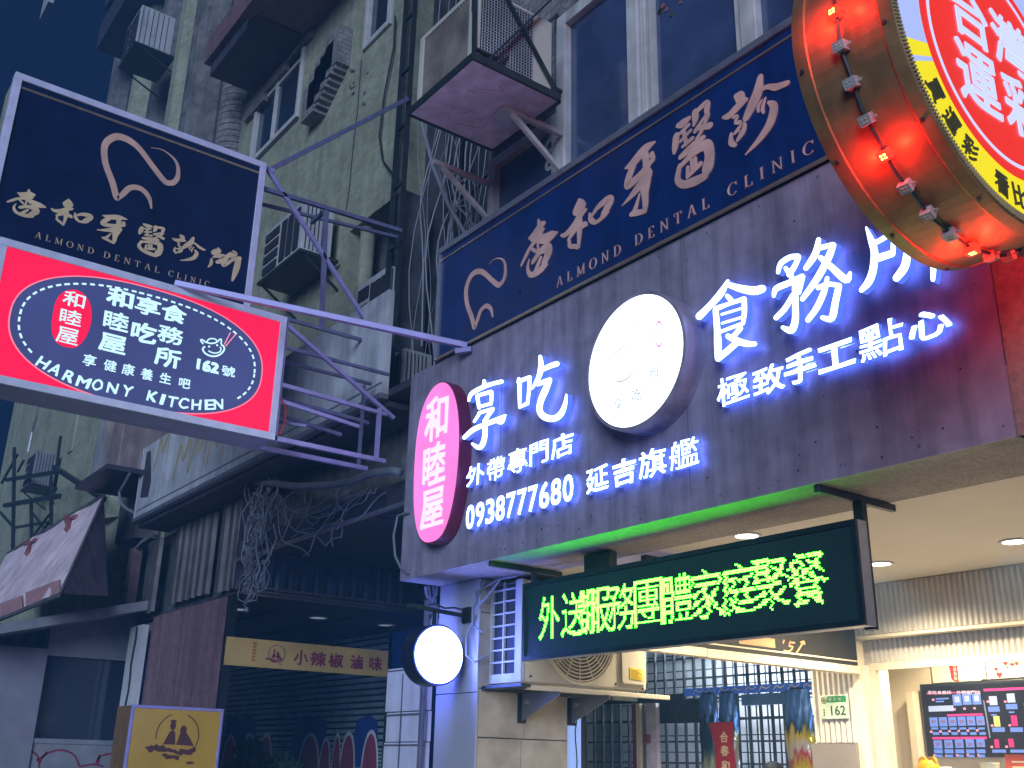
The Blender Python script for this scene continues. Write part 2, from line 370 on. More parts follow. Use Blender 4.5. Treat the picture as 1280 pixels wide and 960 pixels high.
BRUSH = {
'杏': [((318,90,14),(315,140,30),(300,180,30)), ((205,148,14),(260,160,45),(330,150,50),(365,155,26)), ((225,175,20),(290,205,40),(350,190,20)), ((290,210,30),(200,225,26),(140,255,26),(92,282,16)), ((290,225,36),(360,270,55),(420,295,52),(472,312,14)), ((215,240,14),(240,275,18),(268,305,12)), ((285,235,14),(275,300,12)), ((175,300,6),(150,350,18),(165,410,26),(220,445,34),(290,455,40),(335,460,20)), ((215,345,30),(290,325,36),(360,345,58),(368,390,58),(320,430,46)), ((290,370,20),(250,405,26),(215,425,16))],
'和': [((735,222,14),(732,250,55),(725,288,88)), ((555,375,14),(590,400,34),(660,390,44),(720,355,44),(762,350,24)), ((708,320,14),(705,390,36),(695,450,32),(680,520,22),(660,590,14)), ((690,420,30),(640,440,34),(600,460,16)), ((700,430,20),(735,455,38),(752,475,12)), ((610,455,8),(600,515,20),(640,560,24),(655,590,12)), ((790,405,10),(790,460,26),(820,515,22),(880,520,30),(915,520,10)), ((800,440,14),(860,415,34),(930,425,48),(935,460,48),(890,500,44))],
'牙': [((1110,400,10),(1170,412,44),(1250,405,46),(1322,420,10)), ((1160,430,38),(1110,480,38),(1112,512,38),(1180,520,34),(1290,505,24)), ((1250,430,34),(1245,500,36),(1220,580,64),(1205,650,36),(1195,710,28),(1185,745,14)), ((1240,560,56),(1160,580,40),(1090,590,18),(1045,592,4)), ((1170,620,6),(1120,685,24),(1090,685,14)), ((1095,690,18),(1140,715,24),(1185,745,16)), ((1290,470,26),(1302,500,10))],
'醫': [((180,75,16),(210,90,32),(245,95,16)), ((160,120,28),(145,165,28),(135,190,12)), ((185,125,14),(235,125,14)), ((205,130,14),(205,205,14)), ((180,165,12),(240,160,12)), ((185,200,12),(240,205,16)), ((280,95,26),(275,130,24),(262,150,10)), ((290,100,18),(345,105,22),(340,140,22)), ((265,185,18),(300,170,12),(340,160,16)), ((280,185,14),(340,225,22)), ((340,170,14),(290,215,14),(262,225,8)), ((165,240,20),(230,245,32),(295,250,18)), ((150,280,20),(125,330,22),(150,380,26),(210,415,34),(265,435,28)), ((150,285,18),(230,280,26),(300,295,38),(310,350,38),(285,410,46),(265,435,16)), ((190,320,12),(180,360,12)), ((235,310,12),(230,350,14)), ((180,365,14),(255,360,20)), ((215,300,8),(210,350,10))],
'診': [((475,245,10),(510,265,28),(560,265,32),(615,270,18)), ((565,200,16),(585,225,42),(595,265,26)), ((530,295,10),(550,310,14),(535,330,10),(560,350,14)), ((500,365,10),(490,405,22),(510,440,14)), ((520,380,12),(570,380,28),(560,410,28),(530,425,16)), ((710,230,26),(680,290,48),(640,325,48),(600,355,34)), ((700,290,18),(740,310,16),(780,350,24),(835,380,18)), ((695,345,6),(670,360,12),(665,385,6)), ((715,350,5),(690,385,13),(690,412,8)), ((725,385,8),(745,430,32),(710,490,38),(640,520,26),(555,533,4))],
'所': [((960,320,14),(955,350,55),(922,375,52)), ((910,430,16),(950,415,32),(1010,420,48),(1000,460,48),(950,485,34)), ((890,455,16),(885,510,24),(860,548,12)), ((1105,345,14),(1110,375,55),(1062,400,44)), ((1055,400,22),(1030,450,28),(1005,500,34),(1010,525,22),(1045,500,18)), ((1045,500,22),(1090,450,28),(1160,425,36)), ((1150,430,38),(1140,500,46),(1115,600,40),(1085,695,14))]}
BIG = {
'享': ((570,430,6.857), [((240,315,26),(245,350,46)), ((392,322,34),(300,345,34),(200,385,38),(130,430,36),(110,485,22)), ((183,445,32),(190,500,32),(200,550,26)), ((185,442,30),(300,410,34)), ((305,412,32),(305,480,30),(300,515,26)), ((195,540,26),(300,512,28)), ((200,590,28),(318,556,30)), ((312,565,36),(270,625,36),(245,670,36)), ((200,600,26),(158,665,24)), ((72,802,34),(150,735,42),(250,690,38),(340,655,42),(425,612,20)), ((345,655,36),(392,668,40),(424,618,16)), ((250,660,42),(250,780,44),(230,860,46),(195,888,40),(142,855,22))]),
'吃': ((570,430,6.857), [((545,318,38),(545,420,34),(545,545,24)), ((545,318,36),(632,285,34)), ((630,292,34),(626,400,32),(612,515,26)), ((552,540,22),(612,508,36)), ((722,108,30),(730,190,48),(715,270,44),(690,320,34),(655,382,18)), ((745,218,40),(810,188,44),(865,170,46)), ((700,350,26),(740,330,40),(805,308,40)), ((805,312,42),(765,400,58),(728,490,52),(718,570,52),(760,625,58),(840,640,52),(900,600,52),(935,520,38),(947,435,16)), ((540,300,30),(528,330,14))]),
'食': ((860,280,5.333), [((265,380,22),(220,460,46),(150,540,42),(75,615,48)), ((262,402,34),(350,430,48),(440,445,56),(495,432,52)), ((262,480,30),(288,508,34)), ((185,565,36),(280,530,26),(370,500,32)), ((375,500,34),(377,580,34),(370,650,28)), ((185,575,38),(195,700,42),(200,800,50),(202,895,44)), ((225,603,16),(362,562,16)), ((228,662,16),(362,622,18)), ((215,720,22),(370,662,24)), ((203,898,40),(260,850,42),(335,785,40)), ((352,695,34),(305,750,34)), ((268,748,34),(330,780,46),(400,800,40),(448,800,30))]),
'務': ((860,280,5.333), [((600,322,26),(620,262,36),(680,222,36),(735,215,34)), ((737,222,34),(712,280,36),(675,335,40)), ((652,295,28),(690,350,36)), ((572,480,24),(590,430,40),(680,390,40),(762,345,28)), ((765,352,34),(747,420,36),(742,460,24)), ((715,405,42),(716,520,42),(716,640,46),(690,708,48),(632,690,26)), ((700,475,34),(650,560,38),(588,625,34)), ((872,105,32),(850,200,46),(787,295,34)), ((880,160,34),(968,138,34)), ((970,142,40),(935,230,48),(865,360,46),(765,500,34)), ((885,225,34),(960,290,44),(1055,372,50),(1082,328,24)), ((870,425,34),(940,402,32),(1008,412,32)), ((1008,414,42),(985,520,46),(960,628,46),(897,625,28)), ((930,362,28),(910,450,40),(860,560,42),(802,640,36))]),
'所': ((1050,260,8.), [((262,195,20),(315,330,66),(345,450,74),(330,620,76),(285,740,76),(215,820,52)), ((385,500,74),(520,455,70)), ((350,350,50),(440,300,50),(540,230,56)), ((540,240,50),(530,440,50)), ((680,400,70),(650,580,84),(565,700,74)), ((930,200,70),(935,560,64),(930,715,44)), ((690,430,60),(880,380,60),(1060,340,70)), ((700,420,60),(820,300,60),(940,200,60))])}
def chars(parent, m, rows, fn, w0, w1, **kw):
    for ch, a, b, c, d in rows: put(MB(), ch, fn, a, b, c, d, w0, w1, side=0, **kw).build('character', m, parent)
def words(parent, m, rows, fn, c, d, w0, w1):
    for wd, a, b in rows: serif(MB(), wd, fn, a, b, c, d, w0, w1).build('word', m, parent, kind='stuff')

GZ = -.686     # ground level in survey units
# ------------------------------------------------------------------ the setting: ground
mb = MB(); mb.box(-90, 60, -60, 2.2, GZ-.5, GZ-.16); struct(mb.build('road', m_asph))
mb = MB(); mb.box(-90, 60, 2.4, 70, GZ-.5, GZ); struct(mb.build('pavement', m_pave))
MB_ = MB().box(-30, 2, 5.2, 10.6, GZ, GZ+.006); struct(MB_.build('bounce_floor', mat('bounce_floor_pale', (.55, .52, .48), .25, 0, .12, 2, .05, 30, stain=.15)))  # unseen pale floor, added to bounce the downlights up to the ceiling
mb = MB(); mb.box(-90, 60, 2.2, 2.4, GZ-.5, GZ+.01); struct(mb.build('kerb', m_conc))

# ------------------------------------------------------------------ shop building
FX0, FX1, FZ0, FZ1 = -8.45, 1.5, 3.21, 5.255
bld = thing('shop_building', 'corner shop building with arcade, cream ceiling and fluted cream shop front', 'building', (-4, 7, GZ))
mb = MB(); mb.box(-8.45, 1.5, 5.02, 5.74, 3.212, 3.6); mb.build('soffit_beam', m_stucco, bld)
mb = MB(); mb.box(-8.1, 1.5, 5.74, 9.6, 3.25, 3.45); mb.build('ceiling', m_ceil, bld)
# column with cladding panels
col = MB(); col.box(-8.42, -7.80, 5.47, 6.5, GZ, 3.21).build('column', m_conc, bld)
z = 3.208
for i in range(6):
    h = .86 if i else 1.0; z0 = max(z-h, GZ)
    o = MB().box(-8.44, -7.782, 5.45, 5.472, z0+.006, z).build('column_panel', m_tilecol, bld); bevel(o, .003)
    z = z0
# side wall of the column: beige stone panels
rows = [(-.6, .45), (.46, 1.15), (1.16, 1.83), (1.84, 2.24), (2.25, 2.9), (2.91, 3.2)]
for i, (a, b) in enumerate(rows):
    ys = [5.474, 5.98, 6.49] if i % 2 else [5.474, 5.95, 6.49]
    for j in range(2):
        o = MB().box(-7.80, -7.78, ys[j], ys[j+1]-.006, a, b).build('wall_panel', m_beige, bld)
# white post, its lit look put in as emission; cable, black strip
mb = MB().box(-7.84, -7.77, 6.51, 6.64, GZ, 3.2); g_post = glow('post_painted_glow', (.32, .48, .95), .85); mb.build('glow_painted_post', g_post, bld)
MB().box(-7.84, -7.765, 6.65, 6.69, GZ, 3.2).build('post_edge', m_blk, bld)
pts = [(-7.76, 6.57+.012*sin(k*1.3)+.008*R.random(), 2.2-.09*k) for k in range(24)]
MB().tube(pts, .006).build('post_cable', m_cabled, bld)
# upper wall behind the windows and to the right
MB().box(-8.0, 1.5, 5.9, 6.1, 5.2, 14).build('back_of_rooms', m_dirty, bld)
mb = MB(); mb.box(-7.50, 1.5, 5.35, 5.6, 5.3, 6.45); mb.box(-7.50, 1.5, 5.30, 5.6, 8.41, 14); mb.build('upper_wall', m_tile, bld)
MB().box(-7.58, -7.505, 5.28, 5.9, 5.3, 14).build('end_wall', m_tile, bld)
# windows (bay frames standing on the dental board line)
def window(x0, x1, z0, z1, Y, pm, fm, mull=(), trans=(), fw=.06, dep=.12, parent=bld, pane=m_glass):
    fr = MB()
    fr.box(x0, x0+fw, Y-dep, Y, z0, z1); fr.box(x1-fw, x1, Y-dep, Y, z0, z1)
    fr.box(x0+fw, x1-fw, Y-dep, Y, z1-fw, z1); fr.box(x0+fw, x1-fw, Y-dep, Y, z0, z0+fw)
    fo = fr.build('window', fm, parent); bevel(fo, .004)
    xs = [x0+fw]+list(mull)+[x1-fw]
    for m_ in mull: MB().box(m_-fw*.4, m_+fw*.4, Y-dep+.012, Y-.01, z0+fw, z1-fw).build('mullion', fm, fo)
    for t in trans: MB().box(x0+fw, x1-fw, Y-dep+.02, Y-.02, t-fw*.4, t+fw*.4).build('transom', fm, fo)
    for i in range(len(xs)-1):
        MB().box(xs[i]+.002, xs[i+1]-.002, Y-.045-.02*(i % 2), Y-.035-.02*(i % 2), z0+fw, z1-fw).build('pane', pane, fo)
    return fo
m_wframe = mat('window_frame', (.74, .72, .68), .5, .2, .15, 8, .08, 60, streak=.25, stain=.15)
m_glassb = mat('glass_painted_reflection', (.055, .085, .18), .16, 0, .3, 2, .0, 9, spec=.8, stain=.4)  # blue reflection and its uneven patches put into the pane colour
window(-7.50, -6.39, 6.3, 7.36, 5.32, None, m_wframe, pane=m_glassb, fw=.10)
window(-6.40, -5.30, 6.3, 8.40, 5.30, None, m_wframe, pane=m_glassb, fw=.13)
window(-5.29, -4.20, 6.3, 8.40, 5.33, None, m_wframe, mull=(-5.17,), pane=m_glassb, fw=.06)
window(-4.19, -3.0, 6.3, 8.40, 5.30, None, m_wframe, pane=m_glassb, fw=.15)
window(-2.99, -1.0, 6.3, 8.40, 5.33, None, m_wframe, pane=m_glassb, fw=.06)
MB().box(-7.50, -6.41, 5.26, 5.5, 7.37, 8.8).build('spandrel', m_tile, bld)
ho_ = thing('hanging_ornament', 'pale double ring ornament hanging inside the narrow clinic window', 'ornament', (-6.55, 5.36, 6.8))
for zz_, r_ in ((7.10, .085), (6.90, .07)): MB().ring(fY(5.262), -6.58, zz_, r_*.45, r_, .0, .008, n=20).build('ring', m_white, ho_)
MB().bar((-6.58, 5.26, 7.18), (-6.58, 5.26, 7.25), .01).build('cord', m_white, ho_)
fl_ = thing('red_flower_decoration', 'red and green flower decoration inside the wide clinic window', 'decoration', (-5.1, 5.28, 7))
for i in range(7): 
    a_ = onY(R.choice((850, 825, 985-120, 832))+R.uniform(-10, 10), R.uniform(2, 24) if i < 10 else R.uniform(100, 112), 5.262); MB().ring(fY(5.262), a_[0], a_[2], .004, R.uniform(.015, .035), 0, .008, n=9).build('petal', m_redaw if i % 3 else m_leaf, fl_)
# things seen behind the glass: curtain and a hanging ornament
m_curt = mat('curtain', (.10, .14, .24), .9, 0, .3, 5, .3, 30, streak=.5)
cu = MB()
for i in range(30):
    x = -5.25+i*.035
    cu.quad((x, 5.60+.03*(i % 2), 6.3), (x+.035, 5.60+.03*((i+1) % 2), 6.3), (x+.035, 5.60+.03*((i+1) % 2), 8.7), (x, 5.60+.03*(i % 2), 8.7))
tag(cu.build('curtain', m_curt), 'dark blue curtain hanging behind the upper window panes', 'curtain')

# fluted shop front wall, Y = 8.4
YW = 8.44
def flutes(x0, x1, z0, z1, Y, name='fluting', pitch=.052):
    mb = MB(); n = int((x1-x0)/pitch); p = (x1-x0)/n
    for i in range(n):
        a = x0+i*p
        mb.add([(a, Y, z0), (a+p*.25, Y-.022, z0), (a+p*.65, Y-.022, z0), (a+p*.9, Y, z0), (a, Y, z1), (a+p*.25, Y-.022, z1), (a+p*.65, Y-.022, z1), (a+p*.9, Y, z1)],
               [(0, 1, 5, 4), (1, 2, 6, 5), (2, 3, 7, 6), (0, 3, 2, 1), (4, 5, 6, 7)])
    o = mb.build(name, m_flute, bld, kind='stuff'); return o
MB().box(-6.50, -6.035, YW, YW+.05, GZ, 3.25).build('front_wall_pier', m_flute, bld)
MB().box(-6.035, 1.0, YW, YW+.05, 2.79, 3.25).build('front_wall_header', m_flute, bld)
flutes(-6.50, -6.035, 1.87, 2.79, YW-.002); flutes(-6.50, 1.0, 2.80, 3.24, YW-.002)
MB().box(-6.52, -6.035, YW-.05, YW-.003, GZ, 1.86).build('grey_dado', mat('grey_dado', (.20, .18, .17), .5, 0, .1), bld)
o = MB().box(-6.03, 1.0, YW-.045, YW+.08, 2.765, 2.79).build('header_trim', m_ivory, bld)
MB().box(-6.034, -5.94, YW-.012, YW+.045, GZ, 2.763).build('door_jamb', m_ivory, bld)
# set-back header and the opening frame
YR = 8.56
MB().box(-6.0, 1.0, YR+.02, YR+.12, 2.55, 3.2).build('recess_header', m_flute, bld)
flutes(-5.93, 1.0, 2.565, 2.83, YR+.018)
mb = MB(); mb.box(-5.93, 1.0, YR-.02, YR+.02, 2.495, 2.56); mb.box(-5.93, -5.865, YR-.02, YR+.03, GZ, 2.494); mb.build('opening_frame', m_ivory, bld)
# interior
MB().box(-7.2, 1.0, 10.52, 10.6, GZ, 3.3).build('interior_wall', m_ivory, bld)
MB().box(-7.2, 1.0, 8.75, 10.6, 3.22, 3.3).build('interior_ceiling', m_ceil, bld)
MB().box(-7.24, -7.2, 9.6, 10.6, GZ, 3.3).build('interior_side_wall', m_ivory, bld); MB().box(-7.2, -6.47, 9.6, 9.64, GZ, 3.4).build('interior_return_wall', m_ivory, bld)
MB().box(-7.0, 1.0, 9.55, 9.95, GZ, 1.42).build('counter', m_flute, bld)
# arched niche edge
MB().box(-6.78, -6.70, 10.38, 10.52, GZ, 2.44).build('wall_return', m_ivory, bld)

# ------------------------------------------------------------------ downlights
def downlight(x, y, zc, label, r=.085, energy=9, lit=True, grp='ceiling downlights'):
    t = thing('downlight', label, 'downlight', (x, y, zc), grp)
    fz = lambda u, v, w: (u, v, zc-w)
    MB().ring(fz, x, y, r, r+.025, -.002, .012, n=32).build('trim_ring', m_white, t)
    MB().cyl(fz, x, y, r, -.004, .004, n=32).build('lens', g_down if lit else glow('unlit_lens_glow', (.5, .6, .75), .35), t)  # unlit lenses get a dim glow put into their material
    if energy:
        l = bpy.data.lights.new('bulb', 'SPOT'); l.energy = energy; l.color = (1.0, .82, .55); l.shadow_soft_size = .05; l.spot_size = radians(150); l.spot_blend = .8
        o = bpy.data.objects.new('bulb', l); COL.objects.link(o); o.parent = t; o.location = (0, 0, -.03)
    return t
downlight(-5.07, 7.60, 3.25, 'lit ceiling downlight just right of the scrolling sign post', energy=235)
downlight(-3.89, 7.55, 3.25, 'lit ceiling downlight at the right edge of the cream ceiling', energy=235)
downlight(-5.07, 5.95, 3.25, 'small lit downlight peeking over the top of the scrolling sign', energy=130)
downlight(-7.0, 7.6, 3.25, 'added unseen downlight over the passage behind the scrolling sign', energy=150)  # hidden behind the sign, added to brighten the passage
for x in (-5.9, -4.6):  # unseen lamps added to brighten the shop interior
    downlight(x, 9.9, 3.21, 'added unseen downlight above the menu screen, %s one' % ('left' if x < -5 else 'right'), energy=130)

# ------------------------------------------------------------------ storefront sign
sf = thing('storefront_sign', 'long grey fascia sign with glowing white channel letters above the shop', 'shop sign', (-5, 5, FZ0))
xs = [FX0, -6.9, -4.72, -2.49]
for i in range(3):
    MB().box(xs[i]+.004, xs[i+1]-.004, 5.0, 5.02, FZ0, FZ1).build('panel', m_fascia, sf)
MB().box(FX0, -2.49, 5.02, 5.3, FZ1-.04, FZ1-.002).build('top_return', m_fascia, sf)
MB().box(FX0+.001, FX0+.02, 5.02, 5.45, FZ0+.004, FZ1-.05).build('end_return', m_fascia, sf)
rv = MB()
for x in np.arange(-8.3, -2.5, .48):
    rv.cyl(fY(5.0), x, FZ0+.07, .008, 0, .005, n=8)
    rv.cyl(fY(5.0), x, FZ1-.06, .008, 0, .005, n=8)
rv.build('rivets', m_alu, sf)
dm = MB()
for i in range(70):
    x, zz_ = R.uniform(FX0+.1, -2.55), R.choice((R.uniform(FZ0+.03, FZ0+.25), R.uniform(FZ0+.1, FZ1-.1))); r_ = R.uniform(.003, .009)
    dm.cyl(fY(5.0), x, zz_, r_, 0, .0012, n=7)
dm.build('rust_specks', mat('rust', (.07, .04, .035), .8), sf, kind='stuff')
LET = [('享',-7.374,-6.700,4.215,4.728,.03),('吃',-6.579,-5.909,4.273,4.711,.035),
('食',-4.540,-3.915,4.202,4.609,.03),('務',-3.870,-3.260,4.189,4.644,.025),('所',-3.20,-2.655,4.230,4.640,.03),
('外',-7.294,-7.020,3.863,4.049,.03),('帶',-6.983,-6.733,3.850,4.045,.018),('專',-6.689,-6.428,3.850,4.055,.015),('門',-6.396,-6.154,3.860,4.050,.02),('店',-6.123,-5.848,3.856,4.045,.025),
('延',-5.704,-5.454,3.500,3.700,.02),('吉',-5.414,-5.165,3.495,3.690,.035),('旗',-5.139,-4.868,3.499,3.699,.015),('艦',-4.832,-4.566,3.498,3.700,.01),
('極',-4.380,-4.110,3.832,4.035,.015),('致',-4.079,-3.827,3.822,4.010,.02),('手',-3.824,-3.586,3.827,4.031,.035),('工',-3.577,-3.314,3.835,4.006,.045),('點',-3.285,-2.988,3.819,4.034,.012),('心',-2.963,-2.705,3.836,4.001,.035)]
for ch, a, b, c, d, bo in LET:
    big = d-c > .3; bo *= .72
    if ch in BIG:
        (ox, oy, k_), st = BIG[ch]; mp = lambda x, y: (lambda q: (q[0], q[2]))(onY(ox+x/k_, oy+y/k_, 4.90))
        brush(MB(), st, mp, fY(5.0), .05, .10).build('letter', [g_white, g_side, g_halo], sf); continue
    put(MB(), ch, fY(5.0), a, b, c, d, .036, .072, bold=bo, wob=.018, res=2).build('letter', [g_white, g_side, g_halo], sf)
num = '0938777680'; w = (7.295-5.845)/10
for i, ch in enumerate(num):
    a = -7.295+w*i
    put(MB(), ch, fY(5.0), a+.008, a+w-.012, 3.494, 3.705, .028, .065, bold=.02).build('letter', [g_white, g_side, g_halo], sf)
# round light box with faint bowl mark
def roundbox(): 
    c = onY(790.5, 450, 4.80); cx, cz = c[0], c[2]
    MB().ring(fY(5.0), cx, cz, .49, .515, 0, .19, n=72).build('round_box_rim', m_fascia, sf, smooth=False)
    face = MB().cyl(fY(5.0), cx, cz, .49, .01, .185, n=72).build('round_box_face', g_disc, sf)
    g_ink = mat('faint_grey_ink', (.2, .2, .2), .6, 0, 0, bump=0, emit=(.30, .34, .38), es=1.)
    g_inkp = mat('faint_pink_ink', (.5, .1, .3), .6, 0, 0, bump=0, emit=(1, .15, .55), es=.95)
    fn = fY(5.0-.185)
    k = MB()
    ribbon(k, [(cx-.27, cz+.10, .006), (cx-.2, cz+.11, .008), (cx-.1, cz+.15, .008), (cx-.02, cz+.19, .004)], fn, .001, .003)
    ribbon(k, [(cx-.16, cz+.19, .003), (cx-.08, cz+.25, .006), (cx+.02, cz+.27, .007), (cx+.09, cz+.25, .003)], fn, .001, .003)
    ribbon(k, [(cx-.22, cz-.08, .005), (cx-.15, cz-.12, .010), (cx-.05, cz-.11, .010), (cx+.06, cz-.03, .003)], fn, .001, .003)
    put(k, '享', fn, cx-.22, cx-.12, cz-.33, cz-.24, .001, .003, side=0); put(k, '吃', fn, cx-.03, cx+.07, cz-.31, cz-.22, .001, .003, side=0); put(k, '所', fn, cx+.15, cx+.25, cz-.20, cz-.11, .001, .003, side=0)
    k.build('bowl_mark', g_ink, face)
    k = MB()
    k.ring(lambda u, v, w: (cx+.26+u*.42, fn(0, 0, w)[1], cz+.12+v), 0, 0, .085, .10, .001, .003, n=32); k.build('pink_seal', g_inkp, face)
roundbox()
def wavyoval(cx, cz, a, b, n=60, p=2.5, wob=.02):
    o = []
    for k in range(n):
        t = 2*pi*k/n; c, s_ = cos(t), sin(t); q = (abs(c)**p+abs(s_)**p)**(-1/p)
        o.append((cx+a*q*c*(1+wob*sin(3*t+1)), cz+b*q*s_*(1+wob*.3*sin(5*t))))
    return o
c = onY(543.5, 576, 4.86)
pts = wavyoval(c[0], c[2], .375, .755, p=2.35)
MB().prism(pts, fY(5.0), 0, .13).build('oval_box_rim', mat('crimson_return', (.16, .01, .05), .4), sf)
ov = MB().prism([(c[0]+(u-c[0])*.965, c[2]+(v-c[2])*.985) for u, v in pts], fY(5.0), .02, .137).build('oval_box_face', g_pink, sf)
k = MB(); fn = fY(5.0-.138)
for ch, z0, z1 in (('和', .20, .62), ('睦', -.22, .17), ('屋', -.62, -.25)):
    put(MB(), ch, fn, c[0]-.20, c[0]+.18, c[2]+z0, c[2]+z1, .001, .006, side=0, bold=.018, wob=.02).build('character', g_pinkw, ov)

# ------------------------------------------------------------------ dental clinic fascia board
db = thing('dental_fascia_board', 'long navy blue clinic board with rose gold calligraphy above the shop sign', 'shop sign', (-5, 5, 5.26))
DX0, DX1, DZ0, DZ1, DY = -7.97, -1.6, 5.262, 6.44, 4.975
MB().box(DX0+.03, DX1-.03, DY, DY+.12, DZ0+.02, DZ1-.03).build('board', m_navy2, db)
fr = MB(); fr.box(DX0, DX1, DY-.03, DY+.34, DZ1-.03, DZ1+.03); fr.box(DX0, DX0+.03, DY-.03, DY+.14, DZ0, DZ1-.031); fr.box(DX1-.03, DX1, DY-.03, DY+.14, DZ0, DZ1-.031)
bevel(fr.build('frame', m_alu, db), .003)
fr = MB(); fr.box(DX0+.03, DX1-.03, DY-.012, DY, DZ1-.115, DZ1-.098); fr.build('gold_line', m_goldt, db)
MB().box(DX0+.03, DX1-.03, DY-.02, DY, DZ0, DZ0+.02).build('bottom_trim', m_goldt, db)
fn = fY(DY)
def brushchars(parent, m, rows, fn, w0, w1):
    for ch, a, b, c, d in rows:
        st = BRUSH[ch]; org_ = (160, 270) if ch in '醫診所' else (0, 220)
        prj = lambda x, y: onX(org_[0]+x/8.533, org_[1]+y/8.533, -9.5)[1:]
        if m is m_rose: a, b, c, d = a-(b-a)*.06, b+(b-a)*.06, c-(d-c)*.05, d+(d-c)*.05
        allp = [prj(p[0], p[1]) for q in st for p in q]; u0, u1 = min(p[0] for p in allp), max(p[0] for p in allp); v0, v1 = min(p[1] for p in allp), max(p[1] for p in allp)
        mp = lambda x, y: (lambda q: (a+(q[0]-u0)/(u1-u0)*(b-a), c+(q[1]-v0)/(v1-v0)*(d-c)))(prj(x, y))
        st = [[(p[0], p[1], p[2]*1.22+3) for p in q] for q in st]
        brush(MB(), st, mp, fn, w0, w1, (0, 0, 0)).build('character', m, parent)
brushchars(db, m_rose, [('杏',-6.580,-6.140,5.625,6.09),('和',-6.019,-5.480,5.640,6.05),('牙',-5.275,-4.940,5.635,6.14),('醫',-4.696,-4.370,5.650,6.195),('診',-4.194,-3.680,5.64,6.13),('所',-3.40,-2.95,5.64,6.12)], fn, .002, .008)
words(db, m_rose, (('ALMOND',-6.115,-5.325),('DENTAL',-5.169,-4.40),('CLINIC',-4.225,-3.49)), fn, 5.36, 5.455, .002, .008)
SW = [(1.887,6.113,.004),(1.95,6.13,.006),(2.011,6.122,.010),(2.08,6.085,.018),(2.115,6.029,.026),(2.125,5.95,.036),(2.106,5.891,.042),(2.07,5.865,.045),(2.027,5.868,.046),(1.927,5.955,.044),(1.86,6.02,.044),(1.804,6.069,.047),(1.75,6.10,.052),(1.693,6.115,.056),(1.63,6.11,.058),(1.585,6.075,.055),(1.553,6.02,.052),(1.55,5.95,.048),(1.58,5.839,.046),(1.65,5.708,.048),(1.695,5.60,.045),(1.712,5.60,.03),(1.737,5.642,.042),(1.784,5.715,.044),(1.861,5.735,.042),(1.931,5.685,.034),(1.963,5.597,.012)]
t0 = onY(594, 411, DY); k2 = 1.09
k = MB(); ribbon(k, [(t0[0]+(u-1.703)*k2, t0[2]+(v-5.581)*k2, w_*k2) for u, v, w_ in SW], fn, .002, .009); k.build('ribbon_emblem', m_rose, db)

# ------------------------------------------------------------------ scrolling LED sign
led = thing('led_message_sign', 'black hanging LED board scrolling bright green characters under the shop sign', 'LED sign', (-5.3, 5.35, 2.41))
LX0, LX1, LY, LZ0, LZ1 = -6.93, -3.67, 5.30, 2.41, 3.035
MB().box(LX0, LX1, LY+.012, LY+.10, LZ0, LZ1).build('cabinet', m_alu, led)
fr = MB(); w = .035
fr.box(LX0, LX1, LY-.012, LY+.012, LZ1-w, LZ1); fr.box(LX0, LX1, LY-.012, LY+.012, LZ0, LZ0+w)
fr.box(LX0, LX0+w, LY-.012, LY+.012, LZ0+w, LZ1-w); fr.box(LX1-w, LX1, LY-.012, LY+.012, LZ0+w, LZ1-w)
fr.build('bezel', mat('led_bezel', (.012, .03, .035), .35, .2, .2), led)
# matrix face: a real lattice of unlit LED pixels
pit = .0128
mface = mat('led_mask', (.006, .016, .018), .5, 0, .2)
scr = MB().box(LX0+w, LX1-w, LY, LY+.011, LZ0+w, LZ1-w).build('screen', mface, led)
nx = int((LX1-LX0-2*w)/pit); nz = int((LZ1-LZ0-2*w)/pit)
lit = np.zeros((nz, nx), bool)
def raster(ch, c0, c1, r0, r1, bold=0.0, dy=0):
    v, fs, nzz = gmesh(ch, bold, .05)
    mn = v.min(0); mx = v.max(0); n = (v-mn)/(mx-mn)
    cw, rh = c1-c0, r1-r0
    gu, gv = np.meshgrid((np.arange(cw)+.5)/cw, (np.arange(rh)+.5)/rh); g = np.zeros_like(gu, bool)
    for f, q in zip(fs, nzz):
        if q < .5: continue
        P = n[list(f)][:, :2]
        for i in range(1, len(P)-1):
            a, b, c = P[0], P[i], P[i+1]
            def e(p, q_): return (q_[0]-p[0])*(gv-p[1])-(q_[1]-p[1])*(gu-p[0])
            e0, e1, e2 = e(a, b), e(b, c), e(c, a)
            g |= ((e0 >= 0) & (e1 >= 0) & (e2 >= 0)) | ((e0 <= 0) & (e1 <= 0) & (e2 <= 0))
    for r in range(rh):
        off = 0 if dy == 0 else (1 if (r//2) % 2 else -1)*dy*(r % 2)
        for c_ in range(cw):
            if g[r, c_] and 0 <= c0+c_+off < nx and 0 <= r0+r < nz: lit[r0+r, c0+c_+off] = True
u2c = lambda u: int((u-(LX0+w))/pit)
txt = '外送服務團體家庭聚餐'
tx0, tx1 = -6.71, -3.92; step = (tx1-tx0)/10
r0 = int((2.565-(LZ0+w))/pit); r1 = int((2.895-(LZ0+w))/pit)
for i, ch in enumerate(txt):
    a = tx0+i*step; raster(ch, u2c(a), u2c(a+step*(.93 if i == 0 else 1.06)), r0, r1, .0, 1 if i > 5 else 0)
raster('都', u2c(tx0+1.75*step), u2c(tx0+2.6*step), r0+1, r1, .0);
px = MB(); un = MB(); q = pit*.36
